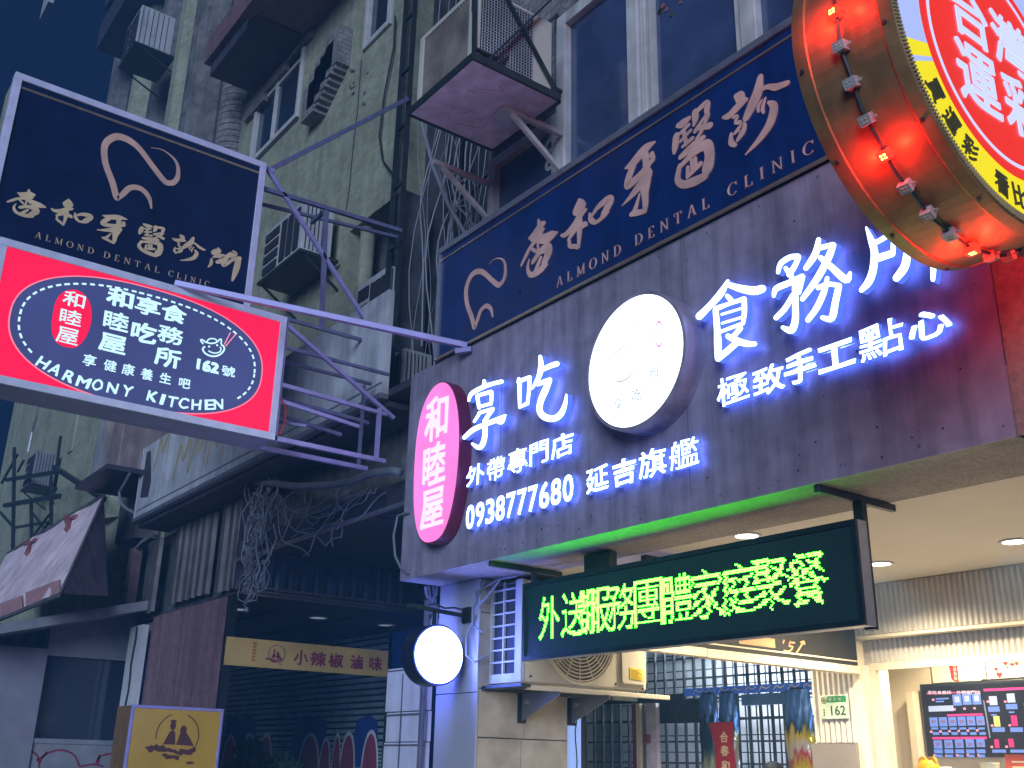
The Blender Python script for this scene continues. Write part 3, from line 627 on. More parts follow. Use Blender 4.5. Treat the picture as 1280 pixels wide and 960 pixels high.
for r in range(nz):
    for c_ in range(nx):
        x = LX0+w+(c_+.5)*pit; zz = LZ0+w+(r+.5)*pit
        if lit[r, c_]: px.quad((x-q, LY-.003, zz-q), (x+q, LY-.003, zz-q), (x+q, LY-.003, zz+q), (x-q, LY-.003, zz+q))
        else: un.quad((x-q, LY-.003, zz-q), (x+q, LY-.003, zz-q), (x+q, LY-.003, zz+q), (x-q, LY-.003, zz+q))
px.build('lit_led_text', g_led, led, kind='stuff')
un.build('unlit_leds', mat('unlit_led', (.025, .075, .07), .3, 0, 0, bump=0), led, kind='stuff')
for x in (-7.05, -3.735):
    b = MB(); b.box(x-.02, x+.02, 5.03, 5.80, 3.165, 3.2105); bevel(b.build('hanger_arm', m_dkgrn, led), .003)
    MB().box(x-.045 if x > -5 else x+.02, x-.021 if x > -5 else x+.06, 5.452, 5.49, LZ0-.01 if x > -5 else 3.0, 3.166).build('hanger_post', m_dkgrn, led)
bt = MB()
for zz in (2.45, 2.62, 2.80, 2.97): bt.cyl(fX(-3.716), 5.425, zz, .012, -.03, .012, n=8)
MB().box(-3.755, -3.69, 5.402, 5.45, LZ0-.012, 3.17).build('end_rail', m_dkgrn, led); bt.build('bolt', m_blk, led)
MB().box(-6.3, -6.0, 5.42, 5.5, 3.03, 3.2).build('power_box', m_dkgrn, led)
MB().box(-7.07, -6.925, 5.40, 5.46, 2.97, 3.02).build('side_bracket', m_dkgrn, led)

# ------------------------------------------------------------------ AC condenser on the column
ac = thing('outdoor_air_conditioner', 'beige outdoor air conditioner under the left end of the LED sign', 'air conditioner', (-7.5, 6.3, 2.29))
AX0, AX1, AY0, AY1, AZ0, AZ1 = -7.775, -7.31, 5.57, 7.05, 2.285, 3.16
bevel(MB().box(AX0, AX1, AY0+.05, AY1, AZ0, AZ1).build('casing', m_cream, ac), .012)
MB().box(AX0+.02, AX1-.02, AY0+.03, AY0+.045, AZ0+.05, AZ1-.02).build('coil', m_grill, ac)
g = MB(); g.box(AX0, AX0+.028, AY0, AY0+.04, AZ0, AZ1); g.box(AX1-.09, AX1, AY0, AY0+.04, AZ0, AZ1); g.box(AX0+.028, AX1-.09, AY0, AY0+.04, AZ0, AZ0+.075)
g.box(-7.588, -7.572, AY0+.004, AY0+.028, AZ0+.076, AZ1)
for i in range(8): zz = AZ0+.17+i*.105; g.box(AX0+.028, AX1-.09, AY0+.006, AY0+.026, zz, zz+.014)
g.build('guard_grille', m_acw, ac)
fc, fz_ = 6.23, 2.725
rg = MB()
for i in range(12): rr = .05+i*.031; rg.ring(fX(AX1), fc, fz_, rr, rr+.012, .006, .018, n=56)
for i in range(16): a = 2*pi*i/16; rg.prism([(fc+cos(a)*.04-sin(a)*.005, fz_+sin(a)*.04+cos(a)*.005), (fc+cos(a)*.04+sin(a)*.005, fz_+sin(a)*.04-cos(a)*.005), (fc+cos(a)*.41+sin(a)*.005, fz_+sin(a)*.41-cos(a)*.005), (fc+cos(a)*.41-sin(a)*.005, fz_+sin(a)*.41+cos(a)*.005)], fX(AX1), .004, .012)
rg.ring(fX(AX1), fc, fz_, .41, .435, 0, .022, n=64)
fo = rg.build('fan_grille', m_cream, ac)
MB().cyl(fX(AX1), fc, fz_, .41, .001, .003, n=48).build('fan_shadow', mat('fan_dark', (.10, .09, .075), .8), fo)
MB().prism(roundrect(6.73, 7.03, 2.34, 3.05, .03), fX(AX1), .001, .02).build('service_cover', m_cream, ac)
stk = MB().prism([(6.82, 2.385), (6.98, 2.375), (6.98, 2.475), (6.82, 2.485)], fX(AX1+.02), .001, .004).build('sticker', mat('yellow_sticker', (.75, .62, .03), .5), ac)
k = MB()
for i in range(6): k.prism([(6.835, 2.392+i*.014), (6.965-.02*(i % 3), 2.39+i*.014), (6.965-.02*(i % 3), 2.395+i*.014), (6.835, 2.397+i*.014)], fX(AX1+.024), .001, .002)
k.build('sticker_print', mat('orange_ink', (.45, .22, .02), .6), stk)
sc_ = MB()
for y, zz in ((5.68, 2.335), (6.3, 2.31), (7.0, 2.305), (6.66, 2.33)): sc_.cyl(fX(AX1), y, zz, .010, 0, .006, n=10)
sc_.build('screws', m_blk, ac)
st = thing('ac_bracket', 'steel wall bracket carrying the beige outdoor air conditioner', 'bracket', (-7.5, 6.3, 2.0))
bevel(MB().box(-7.335, -7.285, 5.62, 7.33, 2.222, 2.262).build('rail', m_cream, st), .003)
bevel(MB().box(-7.775, -7.2, 5.50, 5.60, 2.235, 2.265).build('front_angle', m_dkgrn, st), .003)
MB().box(-7.775, -7.73, 5.5, 7.33, 2.222, 2.262).build('rail', m_dkgrn, st)
for y in (5.95, 6.53):
    MB().prism([(-7.775, 1.99), (-7.735, 2.0), (-7.24, 2.19), (-7.24, 2.221), (-7.775, 2.221)], fY(y), 0, .012).build('gusset', mat('galvanised_plate', (.22, .23, .25), .45, .5), st)
    MB().box(-7.778, -7.765, y-.05, y+.04, 1.97, 2.22).build('wall_plate', m_blk, st)
    MB().prism([(-7.72, 2.13), (-7.66, 2.13), (-7.66, 2.17), (-7.72, 2.17)], fY(y-.012), .001, .012).build('nut', m_alu, st)
cb = MB(); P = onY(595, 850, 5.5)
cb.tube([(-7.70, 5.50, 3.15), (-7.80, 5.42, 3.08), (-7.74, 5.40, 2.95), (-7.62, 5.42, 3.02), (-7.45, 5.44, 3.16)], .010)
cb.tube([(-7.72, 5.46, 3.18), (-7.84, 5.42, 2.95), (-7.80, 5.40, 2.78), (-7.73, 5.46, 2.72)], .009)
cb.tube([(-7.80, 5.43, 2.88), (-7.87, 5.38, 2.70), (-7.83, 5.36, 2.52), (-7.75, 5.4, 2.46), (-7.70, 5.5, 2.52)], .009)
cb.tube([(-7.60, 5.5, 3.17), (-7.72, 5.45, 3.11), (-7.66, 5.47, 3.04), (-7.76, 5.48, 3.0)], .008)
tag(cb.build('loose_cable', m_cable), 'loose pale cables looping beside the air conditioner grille', 'cable')

# ------------------------------------------------------------------ round blade lamp
lp = thing('round_blade_lamp', 'round white glowing blade light on a black arm fixed to the column', 'sign lamp', (-7.98, 5.11, 2.25))
MB().cyl(fX(-8.09), 5.107, 2.51, .262, 0, .20, n=64).build('housing', mat('dark_housing', (.02, .025, .06), .3, .2, .1), lp)
MB().cyl(fX(-8.09), 5.107, 2.51, .243, .2, .214, n=64).build('light_face', g_lamp, lp)
MB().cyl(fX(-8.09), 5.107, 2.51, .243, -.012, -.001, n=64).build('light_face', g_lamp, lp)
MB().tube([(-7.985, 5.44, 2.885), (-7.985, 5.10, 2.905), (-7.985, 4.86, 2.925), (-7.985, 4.80, 2.915)], .020, 10).build('arm', m_blk, lp)
MB().box(-7.995, -7.975, 5.09, 5.12, 2.76, 2.90).build('drop_rod', m_blk, lp)
MB().box(-8.02, -7.90, 5.425, 5.449, 2.82, 2.96).build('wall_plate', m_blk, lp)
MB().tube([(-7.96, 5.42, 2.93), (-7.96, 5.3, 2.945), (-7.97, 5.2, 2.93), (-7.96, 5.1, 2.955), (-7.96, 5.02, 2.94)], .009).build('lamp_cable', m_cabled, lp)

# ------------------------------------------------------------------ lottery drum sign
DCY, DCZ, DXF, DXB = 3.94, 4.55, -1.80, -2.27
dr = thing('round_drum_sign', 'big round brass drum sign ringed with red bulbs, white red and yellow face', 'shop sign', (-2.03, DCY, DCZ))
n = 96; rim = MB()
prof = [(-2.27, .785), (-2.265, .80), (-2.20, .806), (-2.195, .798), (-1.86, .798), (-1.85, .806), (-1.80, .80), (-1.795, .765)]
for i in range(n):
    a0, a1 = 2*pi*i/n, 2*pi*(i+1)/n
    for (xa, ra), (xb, rb) in zip(prof[:-1], prof[1:]):
        rim.quad((xa, DCY+ra*cos(a0), DCZ+ra*sin(a0)), (xb, DCY+rb*cos(a0), DCZ+rb*sin(a0)), (xb, DCY+rb*cos(a1), DCZ+rb*sin(a1)), (xa, DCY+ra*cos(a1), DCZ+ra*sin(a1)))
rim.build('rim', m_brass, dr, smooth=False)
MB().cyl(fX(DXB), DCY, DCZ, .785, 0, .02, n=96).build('back_panel', m_brass, dr)
tr = MB()
for i in range(300):
    a = 2*pi*i/300; b = a+.012
    tr.ring(fX(-1.80), DCY, DCZ, .757, .79, .005, .012, a0=a, a1=b, n=1)
tr.ring(fX(-1.80), DCY, DCZ, .757, .79, .001, .004, n=96)
tr.build('knurled_trim', mat('knurled_gold', (.55, .40, .20), .5, .2), dr)
fn = fX(-1.815)
fc = MB(); 
A = lambda d: radians(d)
fc.ring(fn, DCY, DCZ, .55, .765, 0, .012, a0=A(-16.5), a1=A(196.5), n=60); fc.build('face_white', g_dltb, dr)
fc = MB(); fc.ring(fn, DCY, DCZ, .55, .765, 0, .012, a0=A(196.5), a1=A(202.5), n=4); fc.ring(fn, DCY, DCZ, .55, .765, 0, .012, a0=A(204.5), a1=A(335.5), n=40); fc.ring(fn, DCY, DCZ, .55, .765, 0, .012, a0=A(337.5), a1=A(343.5), n=4)
fc.build('face_yellow', g_dyel, dr)
for a_ in (202.5, 335.5): MB().ring(fn, DCY, DCZ, .55, .765, 0, .0118, a0=A(a_), a1=A(a_+2), n=2).build('face_stripe', g_dltb, dr)
MB().cyl(fn, DCY, DCZ, .568, .001, .015, n=96).build('face_red_disc', g_dred, dr)
MB().ring(fn, DCY, DCZ, .500, .516, .015, .018, n=96).build('white_ring', g_dor, dr)
f2 = fX(-1.80)
chars(dr, g_dor, (('台', 3.63, 3.92, 4.575, 4.87), ('灣', 3.955, 4.27, 4.575, 4.87), ('運', 3.60, 3.925, 4.225, 4.54), ('彩', 3.965, 4.28, 4.225, 4.54)), f2, .001, .006, bold=.014)
f3 = fX(-1.803)
for ch, th in (('買', -144.4), ('運', -132.3), ('彩', -120.1), ('看', -100.2), ('比', -88.5), ('賽', -77)):
    t = radians(th); y, zz = DCY+.665*cos(t), DCZ+.665*sin(t)
    put(MB(), ch, f3, y-.052, y+.052, zz-.056, zz+.056, .001, .006, rot=t+pi/2, bold=.012, side=0).build('character', m_ink, dr)
# bulbs
mod0 = None; cable = []
m_mod = mat('clear_plastic_module', (.42, .40, .38), .25, 0, .15, 30, .05, 90)
for i in range(32):
    th = radians(-179.5+11.25*i); er = np.array([0, cos(th), sin(th)]); et = np.array([0, -sin(th), cos(th)]); ex = np.array([1., 0, 0])
    C0 = np.array([-2.03, DCY, DCZ])
    def pt(a, b, c_): return tuple(C0+ex*a+et*b+er*(.80+c_))
    def bx(mb, a0, a1, b0, b1, c0, c1):
        mb.add([pt(a, b, c_) for c_ in (c0, c1) for a, b in ((a0, b0), (a1, b0), (a1, b1), (a0, b1))], [(0,3,2,1),(4,5,6,7),(0,1,5,4),(1,2,6,5),(2,3,7,6),(3,0,4,7)])
    islit = (i % 4 == 0)
    m_ = MB(); bx(m_, -.026, .026, -.022, .022, 0, .042); bx(m_, -.038, -.026, -.008, .008, .012, .018); bx(m_, .026, .044, -.006, .006, .014, .02)
    o = m_.build('led_module', m_mod if not islit else mat('red_plastic_module', (.5, .02, .02), .3, 0, 0, bump=0, emit=(1, .05, .02), es=1.2), dr)
    e = MB()
    for a in (-.012, .004):
        for b in (-.010, .004): bx(e, a, a+.009, b, b+.007, .042, .0445)
    if islit: e.build('led_dots', g_bulb, o)
    else: e.build('led_dots', m_cream, o)
    if islit:
        for s_ in (-1, 1):
            l = bpy.data.lights.new('red_bulb', 'POINT'); l.energy = 1.0; l.color = (1, .02, .01); l.shadow_soft_size = .012
            l.energy = 1.5 if i in (0, 4, 8) else 3.0
            lo = bpy.data.objects.new('red_bulb', l); COL.objects.link(lo); lo.parent = dr
            w_ = W(pt(s_*.072, 0, .055)); lo.location = tuple(np.array(w_)-np.array(dr['_o']))
cp = [(-2.03+.004*sin(k*.9), DCY+.812*cos(2*pi*k/128), DCZ+.812*sin(2*pi*k/128)) for k in range(129)]
MB().tube(cp, .008, 5).build('module_cable', m_cabled, dr)
k = MB()
for i in range(12):
    th = 2*pi*i/12+.2
    for x in (-2.235, -1.835): k.cyl(lambda u, v, w, th=th, x=x: (x+u, DCY+(.80+w)*cos(th)-v*sin(th), DCZ+(.80+w)*sin(th)+v*cos(th)), 0, 0, .010, 0, .009, n=8)
k.build('bolts', m_dkgrn, dr)
MB().bar((-2.03, 4.70, 4.7), (-2.03, 5.05, 4.7), .06).build('mounting_arm', m_dkgrn, dr); MB().bar((-2.03, 4.68, 4.3), (-2.03, 5.05, 4.3), .06).build('mounting_arm', m_dkgrn, dr)
# brown return wall to the right of the shop sign
MB().box(-2.485, 1.5, 5.012, 5.3, FZ0+.002, FZ1).build('fascia_return', mat('tan_render', (.30, .22, .17), .85, 0, .3, 30, .5, 120, stain=.3), bld)

# ------------------------------------------------------------------ red projecting sign (Harmony Kitchen)
XR = -8.70; kR = 8.70/8.60
ry = lambda y: y*kR
rz = lambda z_: 1.6+(z_-1.6)*kR
rs = thing('red_projecting_sign', 'glowing red projecting light box with dark dashed oval and white lettering', 'shop sign', (XR, 2.4, 4.38))
Y0, Y1, Z0, Z1 = 1.15, 3.725, 4.385, 5.62; T = .42
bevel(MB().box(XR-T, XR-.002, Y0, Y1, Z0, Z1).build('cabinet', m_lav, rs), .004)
fr = MB(); w = .065
fr.box(XR-.001, XR+.02, Y0, Y1, Z1-w, Z1+.002); fr.box(XR-.001, XR+.02, Y0, Y1, Z0-.002, Z0+w); fr.box(XR-.001, XR+.02, Y0, Y0+w, Z0+w, Z1-w); fr.box(XR-.001, XR+.02, Y1-w, Y1, Z0+w, Z1-w)
g_frame = mat('white_frame_glow_tint', (.66, .64, .86), .4, .05, .12, 10, .04, 80, emit=None)  # white frame with the letters' blue light put into its colour
bevel(fr.build('front_frame', g_frame, rs), .003)
MB().box(XR-.0005, XR+.004, Y0+w, Y1-w, Z0+w, Z1-w).build('red_face', g_red, rs)
cY, cZ = 2.435, rz(4.945)
def sov(a, b, n=96, p=2.35): return [(cY+a*np.sign(cos(t))*abs(cos(t))**(2/p), cZ+b*np.sign(sin(t))*abs(sin(t))**(2/p)) for t in np.linspace(0, 2*pi, n, endpoint=False)]
MB().prism(sov(1.095, .548), fX(XR+.004), .0005, .003).build('dark_oval', g_rpan, rs)
k = MB(); op = sov(1.105, .556); ip = sov(1.093, .546)
for i in range(96): j = (i+1) % 96; k.prism([op[i], op[j], ip[j], ip[i]], fX(XR+.004), .0002, .0035)
k.build('oval_outline', glow('pale_pink_line', (1, .25, .35), 1.), rs)
k = MB(); dsh = sov(1.025, .483, 720); L_ = [0]
for i in range(720): L_.append(L_[-1]+hypot(dsh[(i+1) % 720][0]-dsh[i][0], dsh[(i+1) % 720][1]-dsh[i][1]))
i = 0; fn = fX(XR+.007)
def arcpt(s):
    s %= L_[-1]; j = int(np.searchsorted(L_, s))-1; j = max(0, min(719, j)); return dsh[j]
s_ = 0
while s_ < L_[-1]:
    a, b = arcpt(s_), arcpt(s_+.042)
    ang = atan2(a[1]-cZ, a[0]-cY)
    bottom = a[1] < cZ-.30 and a[0] < cY+.92 and a[0] > cY-.87
    if not bottom:
        d = np.array([b[0]-a[0], b[1]-a[1]]); d /= np.linalg.norm(d)+1e-9; nn = np.array([-d[1], d[0]])*.0085
        k.prism([(a[0]-nn[0], a[1]-nn[1]), (b[0]-nn[0], b[1]-nn[1]), (b[0]+nn[0], b[1]+nn[1]), (a[0]+nn[0], a[1]+nn[1])], fn, .0005, .002)
    s_ += .070
k.build('dashed_line', g_rwhite, rs, kind='stuff')
k = MB(); fn = fX(XR+.007)
for ch, a, b, c, d, bo in [('和',2.030,2.255,5.240,5.405,.03),('睦',2.035,2.250,5.025,5.19,.02),('屋',2.028,2.256,4.815,4.985,.025),('享',2.275,2.495,5.235,5.395,.025),('吃',2.275,2.495,4.975,5.155,.03),
  ('食',2.503,2.733,5.230,5.39,.025),('務',2.503,2.73,5.025,5.185,.02),('所',2.503,2.735,4.805,4.98,.025),
  ('享',1.929,2.035,4.655,4.755,.015),('健',2.099,2.205,4.652,4.750,.01),('康',2.250,2.356,4.652,4.752,.01),('養',2.412,2.515,4.648,4.75,.01),('生',2.575,2.675,4.653,4.748,.02),('吧',2.745,2.845,4.650,4.738,.015),
  ('162',2.881,3.084,4.849,4.955,.05),('號',3.111,3.237,4.853,4.950,.015)]:
    put(MB(), ch, fn, ry(a), ry(b), rz(c), rz(d), .0005, .003, bold=bo, side=0, wob=.018).build('character', g_rwhite, rs)
HK = [('H',180,552),('A',232,580),('R',290,610),('M',350,633),('O',410,645),('N',472,658),('Y',535,670),('K',640,693),('I',683,706),('T',725,715),('C',772,722),('H',825,728),('E',880,728),('N',918,726)]
hp = [onX(x*380/1280, 290+y*380/1280, XR)[1:] for _, x, y in HK]
for i, (ch, x, y) in enumerate(HK):
    a = hp[max(0, i-1)]; b = hp[min(len(hp)-1, i+1)]; rot = atan2(b[1]-a[1], b[0]-a[0]); hw = .044 if ch not in 'IM' else (.018 if ch == 'I' else .055)
    put(MB(), ch, fn, hp[i][0]-hw, hp[i][0]+hw, hp[i][1]-.05, hp[i][1]+.05, .0005, .003, rot=rot, bold=.02, side=0, wob=.03, shear=.12).build('character', g_rwhite, rs)
# red seal
pts = wavyoval(ry(1.785), rz(5.03), .155, .262, p=2.3, wob=.03)
se = MB().prism(pts, fX(XR+.007), .0004, .002).build('red_seal', g_red, rs)
k = MB()
for ch, c, d in (('和', 5.135, 5.268), ('睦', 4.975, 5.105), ('屋', 4.80, 4.945)): put(MB(), ch, fn, ry(1.69), ry(1.865), rz(c), rz(d), .002, .004, bold=.008, side=0, wob=.02).build('character', g_rwhite, se)
# smiling bowl with ears and chopsticks
k = MB(); bc = lambda a, b: (lambda q: (q[1], q[2]))(onX(240+a/12, 400+b/12, XR))
def line(pl, w_): ribbon(k, [(*bc(a, b), w_) for a, b in pl], fn, .0005, .002, 5)
line([(190, 400), (155, 440), (190, 500), (250, 535), (320, 548), (400, 530), (460, 480), (480, 430), (455, 385), (430, 378)], .016)
line([(165, 365), (125, 310), (150, 300), (200, 335), (290, 355), (370, 335), (410, 295), (435, 300), (430, 365)], .014)
line([(215, 330), (250, 292), (300, 282), (345, 292), (375, 325)], .012)
line([(240, 465), (290, 490), (350, 500), (410, 480), (430, 440), (415, 405)], .012)
k.cyl(fn, *bc(252, 402), .010, .0005, .002, n=14); k.cyl(fn, *bc(373, 382), .010, .0005, .002, n=14)
k.build('bowl_mark', g_rwhite, rs)
k = MB(); line([(478, 372), (572, 190)], .010); line([(495, 400), (665, 198)], .010); k.build('chopsticks_mark', glow('pink_line', (1., .3, .42), 1.), rs)
# bracket of the red sign
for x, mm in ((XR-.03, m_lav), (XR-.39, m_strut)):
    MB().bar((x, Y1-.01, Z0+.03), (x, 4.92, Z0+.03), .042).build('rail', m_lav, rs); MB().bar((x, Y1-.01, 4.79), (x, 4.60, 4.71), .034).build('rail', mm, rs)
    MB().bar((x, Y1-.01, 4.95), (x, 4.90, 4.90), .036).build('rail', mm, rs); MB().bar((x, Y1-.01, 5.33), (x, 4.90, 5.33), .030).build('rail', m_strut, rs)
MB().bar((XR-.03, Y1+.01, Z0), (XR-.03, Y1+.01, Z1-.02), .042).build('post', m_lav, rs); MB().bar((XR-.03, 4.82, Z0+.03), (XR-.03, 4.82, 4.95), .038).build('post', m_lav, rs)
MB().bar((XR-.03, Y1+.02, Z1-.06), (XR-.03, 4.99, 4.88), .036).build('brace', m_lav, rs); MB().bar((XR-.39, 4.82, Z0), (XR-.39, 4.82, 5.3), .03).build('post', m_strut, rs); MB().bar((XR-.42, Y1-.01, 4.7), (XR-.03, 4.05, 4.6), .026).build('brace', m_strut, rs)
MB().tube([(XR+.0, Y1+.03, 4.80), (XR+.03, Y1+.07, 4.70), (XR+.02, Y1+.08, 4.58), (XR-.0, Y1+.05, 4.46), (XR-.02, Y1+.02, 4.46)], .008).build('red_wire', mat('red_wire', (.5, .02, .03), .4), rs)
# steel stay from the shop sign top to the red box
sy = MB(); sy.bar((XR+.0, 2.62, Z1+.03), (-7.42, 4.97, 5.25), .055, .055); sy.bar((-7.5, 4.9, 5.2), (-7.36, 4.98, 5.2), .05)
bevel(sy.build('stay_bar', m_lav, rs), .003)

# ------------------------------------------------------------------ navy projecting sign (dental clinic)
XD = -9.5; kD = 9.5/7.39; dy = lambda y: y*kD; dz = lambda z_: 1.6+(z_-1.6)*kD
ds = thing('navy_projecting_sign', 'navy blue projecting clinic sign with rose gold ribbon emblem and gold writing', 'shop sign', (XD, 2.4, 5.85))
Y0, Y1, Z0, Z1 = 1.09, 3.65, 5.86, 7.70
bevel(MB().box(XD-.44, XD-.002, Y0+.01, Y1-.01, Z0+.01, Z1-.01).build('cabinet', m_green, ds), .004)
fr = MB(); w = .07
fr.box(XD-.1, XD+.02, Y0, Y1, Z1-w, Z1); fr.box(XD-.1, XD+.02, Y0, Y1, Z0, Z0+w); fr.box(XD-.1, XD+.02, Y0, Y0+w, Z0+w, Z1-w); fr.box(XD-.1, XD+.02, Y1-w, Y1, Z0+w, Z1-w)
bevel(fr.build('front_frame', g_frame, ds), .003)
MB().box(XD-.0015, XD+.002, Y0+w, Y1-w, Z0+w, Z1-w).build('navy_face', m_navy, ds)
MB().box(XD+.0025, XD+.008, Y0+w, Y1-w, Z1-.155, Z1-.130).build('gold_line', m_goldt, ds)
fn = fX(XD+.002)
brushchars(ds, m_gold, [(ch, dy(a), dy(b), dz(c), dz(d)) for ch, a, b, c, d in [('杏',0.976,1.224,5.230,5.439),('和',1.267,1.535,5.245,5.46),('牙',1.600,1.795,5.220,5.445),('醫',1.904,2.085,5.219,5.463),('診',2.157,2.415,5.24,5.46),('所',2.465,2.705,5.20,5.455)]], fn, .0005, .004)
words(ds, m_gold, [(wd, dy(a), dy(b)) for wd, a, b in (('ALMOND',1.194,1.603),('DENTAL',1.674,2.095),('CLINIC',2.165,2.49))], fn, dz(5.085), dz(5.135), .0005, .004)
k = MB(); ribbon(k, [(dy(u), dz(v), w_*kD) for u, v, w_ in SW], fn, .0005, .006); k.build('ribbon_emblem', m_rose, ds)
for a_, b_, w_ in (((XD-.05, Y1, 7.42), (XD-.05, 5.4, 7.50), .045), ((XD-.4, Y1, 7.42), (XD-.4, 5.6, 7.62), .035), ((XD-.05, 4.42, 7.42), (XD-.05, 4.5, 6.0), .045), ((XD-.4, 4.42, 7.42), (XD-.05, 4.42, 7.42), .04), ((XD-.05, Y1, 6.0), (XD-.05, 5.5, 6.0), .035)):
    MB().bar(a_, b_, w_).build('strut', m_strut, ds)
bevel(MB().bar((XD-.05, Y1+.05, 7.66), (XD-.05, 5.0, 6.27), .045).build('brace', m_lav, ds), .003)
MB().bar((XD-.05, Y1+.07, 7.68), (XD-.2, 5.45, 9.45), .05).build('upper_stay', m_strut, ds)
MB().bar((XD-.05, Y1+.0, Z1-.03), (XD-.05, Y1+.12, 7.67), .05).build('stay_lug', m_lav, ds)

# ------------------------------------------------------------------ window AC above the clinic board
wa = thing('window_air_conditioner', 'old boxy air conditioner on a steel tray beside the clinic windows', 'air conditioner', (-6.5, 4.5, 7.1))
WX0, WX1, WY0, WY1, WZ0, WZ1 = -6.98, -6.02, 4.02, 4.84, 7.14, 7.95
bevel(MB().box(WX0+.02, WX1-.02, WY0+.03, WY1, WZ0+.01, WZ1).build('casing', m_cream, wa), .006)
g = MB(); g.box(WX0, WX0+.07, WY0, WY0+.03, WZ0, WZ1+.01); g.box(WX1-.15, WX1, WY0, WY0+.03, WZ0, WZ1+.01); g.box(WX0+.07, WX1-.15, WY0, WY0+.03, WZ1-.04, WZ1+.01); g.box(WX0+.07, WX1-.15, WY0, WY0+.03, WZ0, WZ0+.03)
bevel(g.build('front_frame', m_cream, wa), .004)
g = MB()
for i in range(20): x = WX0+.085+i*.0425; g.box(x, x+.018, WY0+.004, WY0+.03, WZ0+.03, WZ1-.04)
g.build('louvres', mat('rusty_louvre', (.34, .29, .24), .6, .3, .4, 5, .1, 60, stain=.4), wa)
g = MB(); g.box(WX1-.11, WX1-.06, WY0-.003, WY0+.0, WZ1-.24, WZ1-.08); g.build('badge', mat('badge', (.15, .05, .06), .5), wa)
g = MB().box(WX1-.02, WX1-.017, WY0+.04, WY0+.60, WZ0+.05, WZ1-.03).build('side_mesh_back', m_grill, wa)
g = MB()
for i in range(19): y = WY0+.05+i*.03; g.box(WX1-.016, WX1-.008, y, y+.004, WZ0+.05, WZ1-.03)
for i in range(24): zz = WZ0+.06+i*.03; g.box(WX1-.012, WX1-.006, WY0+.05, WY0+.60, zz, zz+.004)
g.build('side_mesh', m_ltgrey, wa)
tr = thing('ac_tray', 'angled steel tray and braces under the old window air conditioner', 'bracket', (-6.5, 4.5, 7.05))
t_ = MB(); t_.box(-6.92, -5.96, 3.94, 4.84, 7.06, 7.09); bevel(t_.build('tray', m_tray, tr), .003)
t_ = MB(); t_.bar((-6.95, 3.94, 7.10), (-5.94, 3.94, 7.10), .03, .07); t_.bar((-5.95, 3.95, 7.10), (-5.95, 4.86, 7.10), .03, .07); t_.bar((-6.95, 3.95, 7.1), (-6.95, 4.86, 7.1), .03, .07); t_.bar((-6.94, 4.86, 7.07), (-5.95, 4.86, 7.07), .03)
t_.build('edge_angle', m_dkgrn, tr)
rb = MB(); tq = lambda x, y: tuple(onZ(620+(x-720)/2, 0, 7.058)) if False else tuple(onZ(480+x*.375, y*.375, 7.055))
for a_, b_ in (((280, 300), (300, 312)), ((330, 300), (400, 310)), ((385, 290), (400, 300)), ((225, 375), (245, 362)), ((262, 385), (290, 372)), ((215, 408), (330, 432)), ((330, 430), (395, 355))):
    rb.bar(tq(*a_), tq(*b_), .022, .012)
rb.build('pressed_ribs', mat('worn_rib', (.75, .70, .78), .5), tr, kind='stuff')
for x in (-7.42, -6.30):
    b = MB(); b.bar((x, 5.2, 7.04), (x, 4.50, 7.04), .05, .05); b.bar((x, 5.2, 6.62), (x, 4.60, 7.02), .045); b.bar((x, 5.2, 6.5), (x, 5.2, 7.1), .05); bevel(b.build('brace', m_wframe, tr), .003)
for a, b_ in (((-6.35, 5.3, 7.55), (-5.97, 3.97, 7.20)), ((-6.0, 5.3, 8.9), (-5.98, 4.1, 7.15)), ((-6.5, 5.3, 8.6), (-5.97, 4.2, 7.15)), ((-5.99, 3.97, 7.15), (-6.05, 3.97, 8.6)), ((-6.0, 4.9, 7.15), (-5.98, 3.97, 8.3))):
    MB().bar(a, b_, .035, .02).build('slotted_angle', m_dkgrn, tr)

# ------------------------------------------------------------------ passage between the buildings
al = thing('alley_wall', 'dark sooty wall closing the narrow gap between the two buildings', 'wall', (-9, 8, GZ))
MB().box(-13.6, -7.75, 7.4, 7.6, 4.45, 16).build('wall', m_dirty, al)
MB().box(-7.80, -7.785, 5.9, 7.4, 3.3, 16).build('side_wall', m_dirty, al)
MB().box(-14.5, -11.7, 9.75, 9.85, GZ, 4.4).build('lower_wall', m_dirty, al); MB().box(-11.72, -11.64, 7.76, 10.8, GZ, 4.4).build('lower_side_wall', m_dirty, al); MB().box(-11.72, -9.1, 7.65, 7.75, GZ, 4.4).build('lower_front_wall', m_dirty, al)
def rack(x, y, z0, z1, w_, label):
    t = thing('pipe_ladder', label, 'pipe rack', (x, y, z0))
    MB().bar((x, y, z0), (x, y, z1), .05).build('upright', m_dkgrn, t); MB().bar((x+w_, y, z0), (x+w_, y, z1), .05).build('upright', m_dkgrn, t)
    zz = z0+.3
    while zz < z1: MB().bar((x, y, zz), (x+w_, y, zz), .035).build('rung', m_dkgrn, t); zz += .85
    return t
rack(-9.98, 5.5, 6.3, 13.2, .24, 'dark steel ladder rack climbing the edge of the green wall')
rack(-9.35, 5.9, 6.0, 13.2, .2, 'dark steel pipe rack left of the hanging cables')
def pipe(x, y, z0, z1, r, m, label):
    tag(MB().tube([(x, y, z0), (x, y, z1)], r, 10).build('drain_pipe', m, None, smooth=True), label, 'pipe')
m_pipe = mat('old_pipe', (.13, .12, .13), .5, .1, .3, 6, .1, 60, stain=.4)
pipe(-9.60, 6.1, 4.6, 13, .07, m_pipe, 'thick dark drain pipe in the gap beside the ladder rack')
pipe(-9.15, 6.4, 4.6, 13, .05, m_pipe, 'thin drain pipe in the gap behind the thick pipe')
